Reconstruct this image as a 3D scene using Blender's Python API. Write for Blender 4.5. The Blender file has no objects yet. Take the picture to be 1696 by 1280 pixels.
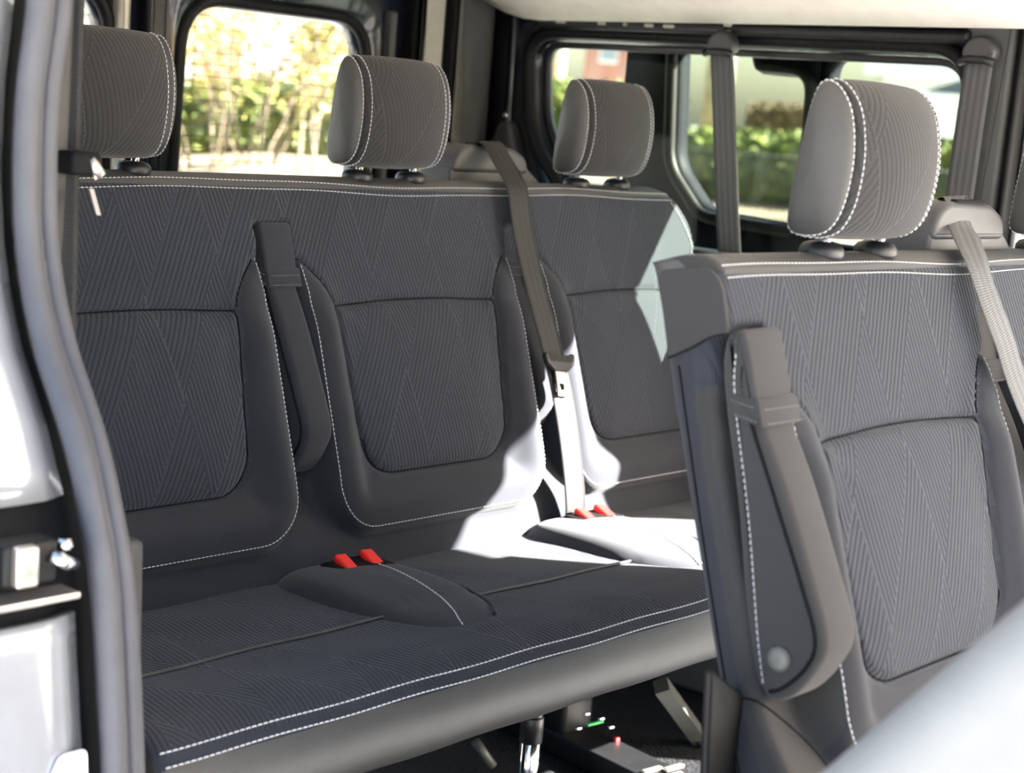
import bpy, bmesh, math, random
import numpy as np
from mathutils import Vector, Matrix
random.seed(7); rng = np.random.default_rng(7)
SC = bpy.context.scene; COL = SC.collection
# ------------------------------------------------------------------ camera
F, YAW, PITCH, ROLL = 2789.03, 0.856494, 0.165117, 0.083880
CAM = np.array([-1.21966, -1.77253, 1.14644])
_d = np.array([math.sin(YAW)*math.cos(PITCH), math.cos(YAW)*math.cos(PITCH), -math.sin(PITCH)])
_r0 = np.array([math.cos(YAW), -math.sin(YAW), 0.0]); _u0 = np.cross(_r0, _d)
_c, _s = math.cos(ROLL), math.sin(ROLL)
_r = _c*_r0 + _s*_u0; _u = -_s*_r0 + _c*_u0
def ray(px, py): return _d*F + _r*(px-848) - _u*(py-640)
def onx(px, py, c): v = ray(px, py); return CAM + v*((c-CAM[0])/v[0])
def ony(px, py, c): v = ray(px, py); return CAM + v*((c-CAM[1])/v[1])
def onz(px, py, c): v = ray(px, py); return CAM + v*((c-CAM[2])/v[2])
def away(px, py, dist): v = ray(px, py); return CAM + v*(dist/np.linalg.norm(v))
cd = bpy.data.cameras.new('camera'); cam = bpy.data.objects.new('camera', cd); COL.objects.link(cam)
cam.matrix_world = Matrix(((_r[0], _u[0], -_d[0], CAM[0]), (_r[1], _u[1], -_d[1], CAM[1]), (_r[2], _u[2], -_d[2], CAM[2]), (0, 0, 0, 1)))
cd.sensor_width = 36; cd.sensor_fit = 'HORIZONTAL'; cd.lens = F*36/1696
cd.clip_start = .05; cd.clip_end = 400
cd.dof.use_dof = True; cd.dof.focus_distance = 2.05; cd.dof.aperture_fstop = 5.6
SC.camera = cam
# ------------------------------------------------------------------ materials
class NT:
    def __init__(s, m): s.t = m.node_tree; s.n = s.t.nodes; s.l = s.t.links
    def node(s, ty, **kw):
        n = s.n.new(ty)
        for k, v in kw.items(): setattr(n, k, v)
        return n
    def inp(s, sock, v):
        if isinstance(v, bpy.types.NodeSocket): s.l.new(v, sock)
        else: sock.default_value = v
    def math(s, op, a, b=None, c=None):
        n = s.node('ShaderNodeMath', operation=op); s.inp(n.inputs[0], a)
        if b is not None: s.inp(n.inputs[1], b)
        if c is not None: s.inp(n.inputs[2], c)
        return n.outputs[0]
    def mix(s, f, a, b):
        n = s.node('ShaderNodeMix', data_type='RGBA'); s.inp(n.inputs[0], f); s.inp(n.inputs[6], a); s.inp(n.inputs[7], b); return n.outputs[2]
    def noise(s, scale, detail=2.0, vec=None):
        n = s.node('ShaderNodeTexNoise'); n.inputs['Scale'].default_value = scale; n.inputs['Detail'].default_value = detail
        if vec is None: vec = s.node('ShaderNodeTexCoord').outputs['Object']
        s.l.new(vec, n.inputs['Vector']); return n.outputs['Fac']
    def ramp(s, f, stops):
        n = s.node('ShaderNodeValToRGB'); s.l.new(f, n.inputs[0])
        while len(n.color_ramp.elements) < len(stops): n.color_ramp.elements.new(.5)
        for e, (p, c) in zip(n.color_ramp.elements, stops): e.position = p; e.color = tuple(c)+(1,)
        return n.outputs[0]
    def bump(s, h, strength, dist):
        n = s.node('ShaderNodeBump'); s.inp(n.inputs['Strength'], strength); n.inputs['Distance'].default_value = dist; s.l.new(h, n.inputs['Height']); return n.outputs[0]
def base(name):
    m = bpy.data.materials.new(name); m.use_nodes = True
    return m, NT(m), m.node_tree.nodes['Principled BSDF']
def c4(c): return tuple(c)+(1,)
def plain(name, col, rough=.5, metal=0., coat=0., var=.12, vscale=30, bump=0., bscale=300, spec=.5, sheen=0.):
    m, t, p = base(name)
    n = t.noise(vscale, 4)
    a = tuple(x*(1-var) for x in col); b = tuple(min(1, x*(1+var)) for x in col)
    t.l.new(t.ramp(n, [(.3, a), (.7, b)]), p.inputs['Base Color'])
    p.inputs['Roughness'].default_value = rough; p.inputs['Metallic'].default_value = metal
    p.inputs['Coat Weight'].default_value = coat; p.inputs['Coat Roughness'].default_value = .05
    p.inputs['Specular IOR Level'].default_value = spec; p.inputs['Sheen Weight'].default_value = sheen
    if bump: t.l.new(t.bump(t.noise(bscale, 3), 1.0, bump), p.inputs['Normal'])
    return m
def fabric(name, c0, ribbed=True, gr=.30, bs=.65):
    """upholstery: fine ribs that change direction in a chevron pattern where the mesh attribute 'rib' is 1"""
    m, t, p = base(name)
    uv = t.node('ShaderNodeUVMap', uv_map='UVMap').outputs[0]
    sp = t.node('ShaderNodeSeparateXYZ'); t.l.new(uv, sp.inputs[0]); u, v = sp.outputs[0], sp.outputs[1]
    weave = t.noise(1400, 2, uv); mott = t.noise(14, 3, uv)
    col = t.ramp(mott, [(.25, tuple(x*.88 for x in c0)), (.75, tuple(x*1.1 for x in c0))])
    col = t.mix(t.math('MULTIPLY', weave, .5), col, c4(tuple(x*1.35 for x in c0)))
    h = t.math('MULTIPLY', weave, .25)
    if ribbed:
        rib = t.node('ShaderNodeAttribute', attribute_name='rib').outputs['Fac']
        q1 = t.math('SUBTRACT', u, t.math('MULTIPLY', v, .52)); q2 = t.math('ADD', u, t.math('MULTIPLY', v, .20))
        f1 = t.math('DIVIDE', q1, .095); f2 = t.math('DIVIDE', q2, .13)
        par = t.math('ADD', t.math('FLOOR', f1), t.math('FLOOR', f2))
        zone = t.math('GREATER_THAN', t.math('MODULO', t.math('ADD', par, 100), 2.), .5)
        ph0 = t.math('DIVIDE', q2, .0064); ph1 = t.math('DIVIDE', q1, .0078)
        ph = t.math('ADD', t.math('MULTIPLY', zone, ph1), t.math('MULTIPLY', t.math('SUBTRACT', 1., zone), ph0))
        rr = t.math('POWER', t.math('ABSOLUTE', t.math('SINE', t.math('MULTIPLY', ph, math.pi))), .6)
        groove = t.math('SUBTRACT', 1., rr)
        # pale thread line along the zone borders
        e1 = t.math('LESS_THAN', t.math('FRACT', f1), .012); e2 = t.math('LESS_THAN', t.math('FRACT', f2), .010)
        dots = t.math('GREATER_THAN', t.math('FRACT', t.math('DIVIDE', v, .006)), .4)
        line = t.math('MULTIPLY', t.math('MULTIPLY', t.math('MAXIMUM', e1, e2), dots), rib)
        col = t.mix(t.math('MULTIPLY', t.math('MULTIPLY', groove, rib), gr), col, c4(tuple(x*.35 for x in c0)))
        col = t.mix(t.math('MULTIPLY', line, .45), col, c4(tuple(min(1, x*3.2) for x in c0)))
        h = t.math('ADD', h, t.math('MULTIPLY', t.math('MULTIPLY', rr, rib), 1.6))
    t.l.new(col, p.inputs['Base Color']); p.inputs['Roughness'].default_value = .85
    p.inputs['Specular IOR Level'].default_value = .25
    p.inputs['Sheen Weight'].default_value = .12; p.inputs['Sheen Roughness'].default_value = .5
    t.l.new(t.bump(h, bs, .0014), p.inputs['Normal'])
    return m
def webbing_mat(name, c0):
    m, t, p = base(name)
    uv = t.node('ShaderNodeUVMap', uv_map='UVMap').outputs[0]
    sp = t.node('ShaderNodeSeparateXYZ'); t.l.new(uv, sp.inputs[0]); u, v = sp.outputs[0], sp.outputs[1]
    w1 = t.math('SINE', t.math('MULTIPLY', v, 2*math.pi/.0028)); w2 = t.math('SINE', t.math('MULTIPLY', u, 2*math.pi/.012))
    h = t.math('ADD', t.math('MULTIPLY', w1, .5), t.math('MULTIPLY', w2, .5))
    col = t.mix(t.math('MULTIPLY_ADD', w2, .3, .4), c4(tuple(x*.7 for x in c0)), c4(tuple(x*1.3 for x in c0)))
    t.l.new(col, p.inputs['Base Color']); p.inputs['Roughness'].default_value = .55; p.inputs['Specular IOR Level'].default_value = .35
    t.l.new(t.bump(h, .5, .0006), p.inputs['Normal']); return m
def glass_mat(name, tint, refl=.06):
    m = bpy.data.materials.new(name); m.use_nodes = True; t = NT(m)
    for n in list(t.n): t.n.remove(n)
    out = t.node('ShaderNodeOutputMaterial'); tr = t.node('ShaderNodeBsdfTransparent'); gl = t.node('ShaderNodeBsdfGlossy')
    tr.inputs[0].default_value = c4(tint); gl.inputs['Roughness'].default_value = .02
    lw = t.node('ShaderNodeLayerWeight'); lw.inputs[0].default_value = .5
    mx = t.node('ShaderNodeMixShader'); t.l.new(t.math('MULTIPLY_ADD', t.math('POWER', lw.outputs['Facing'], 5.), .7, .006), mx.inputs[0])
    t.l.new(tr.outputs[0], mx.inputs[1]); t.l.new(gl.outputs[0], mx.inputs[2]); t.l.new(mx.outputs[0], out.inputs[0]); return m
def foliage_mat(name, cols, scale=9):
    m, t, p = base(name)
    n = t.noise(scale, 5); t.l.new(t.ramp(n, cols), p.inputs['Base Color']); p.inputs['Roughness'].default_value = .6
    p.inputs['Specular IOR Level'].default_value = .3
    return m
def brick_mat(name):
    m, t, p = base(name); b = t.node('ShaderNodeTexBrick')
    t.l.new(t.node('ShaderNodeTexCoord').outputs['Object'], b.inputs['Vector'])
    b.inputs['Color1'].default_value = (.36, .14, .09, 1); b.inputs['Color2'].default_value = (.30, .11, .075, 1); b.inputs['Mortar'].default_value = (.45, .4, .36, 1)
    b.inputs['Scale'].default_value = 4; t.l.new(b.outputs[0], p.inputs['Base Color']); p.inputs['Roughness'].default_value = .85; return m
def mat_floor():
    m, t, p = base('ribbed_rubber_mat'); v = t.node('ShaderNodeTexVoronoi'); v.inputs['Scale'].default_value = 170
    t.l.new(t.node('ShaderNodeTexCoord').outputs['Object'], v.inputs['Vector'])
    t.l.new(t.ramp(v.outputs['Distance'], [(.2, (.022, .023, .025)), (.7, (.006, .006, .007))]), p.inputs['Base Color'])
    p.inputs['Roughness'].default_value = .45; t.l.new(t.bump(v.outputs['Distance'], .8, .002), p.inputs['Normal']); return m
FAB = (.0198, .0230, .0325)
M = dict(
    fabric=fabric('ribbed_seat_fabric', FAB), headfab=fabric('ribbed_headrest_fabric', (.0265, .0262, .0275), True, .16, .40),
    smooth=fabric('plain_seat_fabric', (.0180, .0196, .0255), False),
    smooth_lit=fabric('plain_fabric_lit_side', (.0275, .0270, .0275), False),  # same plain cloth, recoloured for the warmer light on the near side
    leather=plain('grey_seat_vinyl', (.050, .0495, .049), .5, var=.06, bump=.0004, bscale=900),
    thread=plain('pale_thread', (.62, .62, .64), .6, var=.05),
    thread2=plain('grey_thread', (.16, .16, .17), .6, var=.05),
    dthread=plain('dark_thread', (.007, .007, .0085), .9, spec=.1),
    blk=plain('black_plastic', (.013, .013, .015), .38, var=.1, bump=.0002, bscale=900),
    tower=plain('charcoal_grained_plastic', (.045, .045, .048), .42, var=.06, bump=.0003, bscale=1200),
    chrome=plain('chromed_steel', (.75, .75, .76), .12, 1., var=.03),
    darkchrome=plain('dark_chrome', (.32, .32, .33), .18, 1., var=.03),
    steel=plain('brushed_steel', (.72, .66, .60), .32, .9, var=.06),
    darksteel=plain('black_painted_steel', (.007, .0075, .008), .45, 0., var=.15, spec=.25),
    greysteel=plain('grey_painted_steel', (.065, .068, .062), .45, .1, var=.1),
    belt=webbing_mat('dark_grey_webbing', (.015, .0145, .014)), beltg=webbing_mat('grey_webbing', (.085, .085, .087)),
    red=plain('red_button_plastic', (.80, .03, .025), .35, var=.05), green=plain('green_mark', (.02, .40, .10), .5),
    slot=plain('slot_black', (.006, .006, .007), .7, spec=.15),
    cap=plain('grey_button_plastic', (.085, .085, .078), .42, var=.05),
    navy=plain('dark_navy_paint', (.008, .011, .019), .25, 0., coat=.45, var=.1, spec=.3),
    navydull=plain('dull_navy_door_lining', (.004, .005, .009), .6, 0., var=.1, spec=.1),
    rubber=plain('black_rubber', (.006, .006, .007), .55, var=.15, spec=.22),
    seal=plain('grey_rubber_seal', (.062, .062, .072), .5, var=.1, bump=.0004, bscale=500),
    cream=plain('primer_cream_paint', (.52, .49, .42), .4, coat=.2, var=.05),
    gtrim=plain('grey_pillar_trim', (.085, .085, .084), .5, var=.06, bump=.0003, bscale=900),
    gtrimp=plain('pale_grey_pillar_trim', (.12, .119, .114), .5, var=.06, bump=.0003, bscale=900),
    trimnear=plain('grey_brown_trim', (.032, .0315, .034), .5, var=.08),
    liner=plain('beige_headliner_cloth', (.86, .78, .69), .9, var=.04, bump=.0006, bscale=700),
    silver=plain('bright_reflection_paint', (.50, .51, .54), .16, .55, coat=1., var=.05),  # pale metal stands in for bright reflections and sun on dark body paint
    white=plain('white_vinyl', (.85, .86, .9), .4, var=.02), ink=plain('pale_blue_print', (.55, .58, .75), .5),
    pale=plain('pale_grey_vinyl', (.245, .24, .23), .42, var=.03, bump=.0004, bscale=700),
    glassrear=glass_mat('rear_glass', (.88, .88, .85)), glass=glass_mat('tinted_glass', (.76, .79, .74)), glassdoor=glass_mat('door_glass', (.90, .92, .89)),
    wire=plain('heater_wire', (.10, .07, .05), .5), floor=mat_floor(),
    ground=plain('pavement', (.32, .316, .308), .9, var=.25, vscale=3), verge=plain('sandy_verge', (.18, .145, .10), .95, var=.4, vscale=2),
    leafA=foliage_mat('hedge_leaves', [(.30, (.018, .036, .007)), (.5, (.068, .095, .018)), (.7, (.19, .195, .044))]),
    leafB=foliage_mat('shrub_leaves', [(.3, (.24, .22, .06)), (.7, (.42, .36, .12))]),
    leafC=foliage_mat('brown_hedge_leaves', [(.3, (.06, .045, .02)), (.7, (.15, .11, .05))]),
    bark=plain('grey_bark', (.16, .13, .09), .9, var=.3, vscale=20, bump=.01, bscale=40), barkp=plain('pale_bark', (.40, .34, .24), .9, var=.25, vscale=15),
    brick=brick_mat('red_brick'), render=plain('white_render', (.70, .70, .68), .8, var=.05), roof=plain('slate_roof', (.05, .06, .08), .7, var=.1),
    winglass=plain('house_window', (.25, .30, .34), .1, var=.1), rail=plain('dark_railing', (.015, .018, .015), .5),
)
# ------------------------------------------------------------------ mesh helpers
def P3(ob, parent):
    ob.parent = parent
    if parent is not None:
        L = parent.get('_w', None)
        w = Vector(parent['_w']) if L is not None else Vector((0, 0, 0))
        ob.matrix_parent_inverse = Matrix.Translation(-w) if L is not None else Matrix.Identity(4)
def new(name, verts, faces, mat, parent=None, uv=None, attr=None, smooth=True, label=None):
    me = bpy.data.meshes.new(name); me.from_pydata([tuple(map(float, v)) for v in verts], [], [tuple(int(i) for i in f) for f in faces]); 
    if smooth: me.polygons.foreach_set('use_smooth', [True]*len(me.polygons))
    for p_ in me.polygons:
        if len(p_.vertices) > 8: p_.use_smooth = False
    if uv is not None:
        L = me.uv_layers.new(name='UVMap'); vi = np.empty(len(me.loops), dtype=np.int32); me.loops.foreach_get('vertex_index', vi)
        L.data.foreach_set('uv', np.asarray(uv, dtype=np.float32)[vi].ravel())
    if attr is not None:
        a = me.attributes.new('rib', 'FLOAT', 'POINT'); a.data.foreach_set('value', np.asarray(attr, dtype=np.float32))
    bm = bmesh.new(); bm.from_mesh(me); bmesh.ops.recalc_face_normals(bm, faces=bm.faces); bm.to_mesh(me); bm.free()
    me.validate(); me.update()
    me.materials.append(mat)
    ob = bpy.data.objects.new(name, me); COL.objects.link(ob)
    if parent is not None: P3(ob, parent)
    if label: ob['label'] = label
    return ob
def root(name, label, cat, loc, group=None):
    o = bpy.data.objects.new(name, None); COL.objects.link(o); o.location = loc; o['_w'] = tuple(map(float, loc))
    o.empty_display_size = .05
    o['label'] = label; o['category'] = cat
    if group: o['group'] = group
    return o
def tag(o, label, cat, group=None):
    o['label'] = label; o['category'] = cat
    if group: o['group'] = group
    return o
def struct(o, label, cat):
    o['kind'] = 'structure'; o['label'] = label; o['category'] = cat; return o
class MB:
    def __init__(s): s.v = []; s.f = []; s.uv = []; s.a = []
    def add(s, v, f, uv=None):
        k = len(s.v); s.v += [tuple(x) for x in v]; s.f += [tuple(i+k for i in q) for q in f]
        s.uv += list(uv) if uv is not None else [(x[0]*1.0, x[2]*1.0) for x in v]
    def build(s, name, mat, parent=None, smooth=True, label=None): return new(name, s.v, s.f, mat, parent, s.uv, None, smooth, label)
def frames(path):
    p = np.asarray(path, float); t = np.gradient(p, axis=0); t /= np.linalg.norm(t, axis=1)[:, None]+1e-12; return p, t
def tube(path, r, n=10, closed=False, ref=(0.12, .31, .94), mb=None, caps=True, sx=1., sy=1.):
    p = np.asarray(path, float); N = len(p)
    if closed: t = np.roll(p, -1, 0)-np.roll(p, 1, 0)
    else: t = np.gradient(p, axis=0)
    t = t/(np.linalg.norm(t, axis=1)[:, None]+1e-12)
    rr = np.broadcast_to(np.asarray(r, float), (N,)); V = []; Fc = []
    ref = np.array(ref, float)
    for i in range(N):
        a = np.cross(t[i], ref); na = np.linalg.norm(a)
        if na < 1e-4: a = np.cross(t[i], (1, 0, .01)); na = np.linalg.norm(a)
        a /= na; b = np.cross(t[i], a)
        for k in range(n):
            th = 2*math.pi*k/n; V.append(p[i]+rr[i]*(sx*math.cos(th)*a+sy*math.sin(th)*b))
    for i in range(N if closed else N-1):
        j = (i+1) % N
        for k in range(n): Fc.append((i*n+k, i*n+(k+1) % n, j*n+(k+1) % n, j*n+k))
    if not closed and caps: Fc += [tuple(range(n))[::-1], tuple(range((N-1)*n, N*n))]
    if mb is None: mb = MB()
    mb.add(V, Fc); return mb
def rbox(c, size, r=.004, mb=None, rot=None, seg=3):
    """rounded box"""
    n = seg; hx, hy, hz = [s/2 for s in size]; r = min(r, hx*.98, hy*.98, hz*.98)
    # sphere-ish sampling
    lat = []; m = 2*n+2
    V = []; Fc = []
    nu = 4*(n+1)
    for j in range(m):
        ph = -math.pi/2 + (math.pi/2)*(j if j <= n else j-1)/n if n else 0
        sz = -1 if j <= n else 1
        for k in range(nu):
            q, i = divmod(k, n+1); th = math.pi/2*(q+i/n)
            sx = 1 if q in (0, 3) else -1; sy = 1 if q in (0, 1) else -1
            V.append((sx*(hx-r)+r*math.cos(ph)*math.cos(th), sy*(hy-r)+r*math.cos(ph)*math.sin(th), sz*(hz-r)+r*math.sin(ph)))
    for j in range(m-1):
        for k in range(nu): Fc.append((j*nu+k, j*nu+(k+1) % nu, (j+1)*nu+(k+1) % nu, (j+1)*nu+k))
    Fc += [tuple(range(nu))[::-1], tuple(range((m-1)*nu, m*nu))]
    V = np.array(V)
    if rot is not None: V = V @ np.array(rot).T
    V = V+np.array(c)
    if mb is None: mb = MB()
    mb.add(V, Fc); return mb
def lathe(c, prof, n=24, axis='z', mb=None):
    V = []; Fc = []
    for (r, h) in prof:
        for k in range(n):
            th = 2*math.pi*k/n; a, b = r*math.cos(th), r*math.sin(th)
            V.append((c[0]+a, c[1]+b, c[2]+h) if axis == 'z' else (c[0]+h, c[1]+a, c[2]+b))
    N = len(prof)
    for i in range(N-1):
        for k in range(n): Fc.append((i*n+k, i*n+(k+1) % n, (i+1)*n+(k+1) % n, (i+1)*n+k))
    Fc += [tuple(range(n))[::-1], tuple(range((N-1)*n, N*n))]
    if mb is None: mb = MB()
    mb.add(V, Fc); return mb
def crom(pts, per=8, closed=False):
    p = [np.array(q, float) for q in pts]; out = []; n = len(p)
    R = range(n) if closed else range(n-1)
    for i in R:
        if closed: a, b, c, d = p[i-1], p[i], p[(i+1) % n], p[(i+2) % n]
        else: a, b, c, d = p[max(i-1, 0)], p[i], p[i+1], p[min(i+2, n-1)]
        for k in range(per):
            t = k/per; out.append(.5*((2*b)+(-a+c)*t+(2*a-5*b+4*c-d)*t*t+(-a+3*b-3*c+d)*t**3))
    if not closed: out.append(p[-1])
    return np.array(out)
def resample(path, step):
    p = np.asarray(path, float); d = np.r_[0, np.cumsum(np.linalg.norm(np.diff(p, axis=0), axis=1))]; n = max(2, int(d[-1]/step)+1); s = np.linspace(0, d[-1], n)
    return np.stack([np.interp(s, d, p[:, k]) for k in range(p.shape[1])], 1)
def round_poly(pts, rad, seg=6):
    """rounded polygon in 2-D; rad a number or a list"""
    n = len(pts); out = []
    for i in range(n):
        r = rad[i] if isinstance(rad, (list, tuple)) else rad
        b = np.array(pts[i], float); a = np.array(pts[i-1], float)-b; c = np.array(pts[(i+1) % n], float)-b
        la, lc = np.linalg.norm(a), np.linalg.norm(c); d = min(r, la*.49, lc*.49); A = b+a/la*d; C = b+c/lc*d
        for k in range(seg+1):
            t = k/seg; out.append((1-t)**2*A+2*t*(1-t)*b+t*t*C)
    return np.array(out)
def inset2(o, d):
    t = np.roll(o, -1, 0)-np.roll(o, 1, 0); t /= np.linalg.norm(t, axis=1)[:, None]+1e-9
    area = .5*np.sum(o[:, 0]*np.roll(o[:, 1], -1)-np.roll(o[:, 0], -1)*o[:, 1]); n = np.stack([-t[:, 1], t[:, 0]], 1)*np.sign(area)
    return o+n*d
def pill(outline, x0, x1, r=.008, seg=4, to3=None, mb=None):
    """a solid from a closed outline (a,b), run from x0 to x1 with rounded rims; to3 maps (x,a,b) to a point"""
    to3 = to3 or (lambda x, a, b: (x, a, b)); n = len(outline); V = []; Fc = []; loops = []
    for k in range(seg+1):
        th = math.pi/2*k/seg; pass
    L = []
    for k in range(seg+1):
        th = math.pi/2*k/seg; L.append((x0+r*(1-math.cos(th)), r*(1-math.sin(th))))
    L2 = [(x0+x1-x, i) for x, i in L[::-1]]
    for x, i in L+L2:
        q = inset2(outline, i) if i > 1e-9 else outline
        V += [to3(x, a, b) for a, b in q]
    m = len(L+L2)
    for j in range(m-1):
        for k in range(n): Fc.append((j*n+k, j*n+(k+1) % n, (j+1)*n+(k+1) % n, (j+1)*n+k))
    Fc += [tuple(range(n))[::-1], tuple(range((m-1)*n, m*n))]
    if mb is None: mb = MB()
    mb.add(V, Fc); return mb
def ring_plate(inner, outer, w0, w1, to3, mb=None, r=.004):
    """a plate with a hole: both loops (a,b) have the same number of points"""
    n = len(inner); V = []; Fc = []
    Ls = [(inner, w0+r), (inset2(inner, -r), w0), (outer, w0), (outer, w1), (inset2(inner, -r), w1), (inner, w1-r)] if w1 > w0 else [(inner, w0-r), (inset2(inner, -r), w0), (outer, w0), (outer, w1), (inset2(inner, -r), w1), (inner, w1+r)]
    for lp, w in Ls: V += [to3(w, a, b) for a, b in lp]
    m = len(Ls)
    for j in range(m):
        jj = (j+1) % m
        for k in range(n): Fc.append((j*n+k, j*n+(k+1) % n, jj*n+(k+1) % n, jj*n+k))
    if mb is None: mb = MB()
    mb.add(V, Fc); return mb
def to_rect(inner, a0, a1, b0, b1):
    c = inner.mean(0); out = []
    for q in inner:
        d = q-c; s = 1e9
        if d[0] > 1e-9: s = min(s, (a1-c[0])/d[0])
        if d[0] < -1e-9: s = min(s, (a0-c[0])/d[0])
        if d[1] > 1e-9: s = min(s, (b1-c[1])/d[1])
        if d[1] < -1e-9: s = min(s, (b0-c[1])/d[1])
        out.append(c+d*s)
    out = np.array(out)
    for corner in ((a0, b0), (a0, b1), (a1, b0), (a1, b1)):
        k = np.argmin(np.linalg.norm(out-np.array(corner), axis=1)); out[k] = corner
    return out
def stitches(path, nrm=None, dash=.0042, gap=.0020, r=.0006, mb=None, lift=.0006):
    p = np.asarray(path, float); d = np.r_[0, np.cumsum(np.linalg.norm(np.diff(p, axis=0), axis=1))]
    if mb is None: mb = MB()
    s = 0
    at = lambda s: np.array([np.interp(s, d, p[:, k]) for k in range(3)])
    while s+dash < d[-1]:
        a, b, c = at(s), at(s+dash*.5), at(s+dash)
        nn = np.array(nrm if nrm is not None else (0, -.9, .3), float)
        lo = nn*(lift-.0009); hi = nn*lift
        tube([a+lo, a*.8+c*.2+hi, b+hi*1.15, a*.2+c*.8+hi, c+lo], r, 5, mb=mb); s += dash+gap
    return mb
def ribbon(path, width, wdir, th=.0013, name='webbing', mat=None, parent=None):
    p = resample(path, .006); N = len(p); V = []; UV = []; Fc = []
    t = np.gradient(p, axis=0); t /= np.linalg.norm(t, axis=1)[:, None]
    wd = np.asarray(wdir, float); L = np.r_[0, np.cumsum(np.linalg.norm(np.diff(p, axis=0), axis=1))]; K = 6
    for i in range(N):
        w = wd if wd.ndim == 1 else np.array([np.interp(i/(N-1), np.linspace(0, 1, len(wd)), wd[:, k]) for k in range(3)])
        w = w-t[i]*(w@t[i]); w /= np.linalg.norm(w); n = np.cross(t[i], w)
        for sgn in (1, -1):
            for k in range(K+1):
                a = (k/K-.5); e = th/2*(1-.6*abs(a*2)**6); V.append(p[i]+w*a*width+n*sgn*e); UV.append((a*width, L[i]))
    S = 2*(K+1)
    for i in range(N-1):
        for k in range(K):
            Fc.append((i*S+k, i*S+k+1, (i+1)*S+k+1, (i+1)*S+k)); o = K+1
            Fc.append((i*S+o+k+1, i*S+o+k, (i+1)*S+o+k, (i+1)*S+o+k+1))
        Fc.append((i*S, (i+1)*S, (i+1)*S+K+1, i*S+K+1)); Fc.append((i*S+K, i*S+2*K+1, (i+1)*S+2*K+1, (i+1)*S+K))
    return new(name, V, Fc, mat, parent, UV)
def sstep(a, b, x): t = np.clip((x-a)/(b-a), 0, 1); return t*t*(3-2*t)
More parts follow.
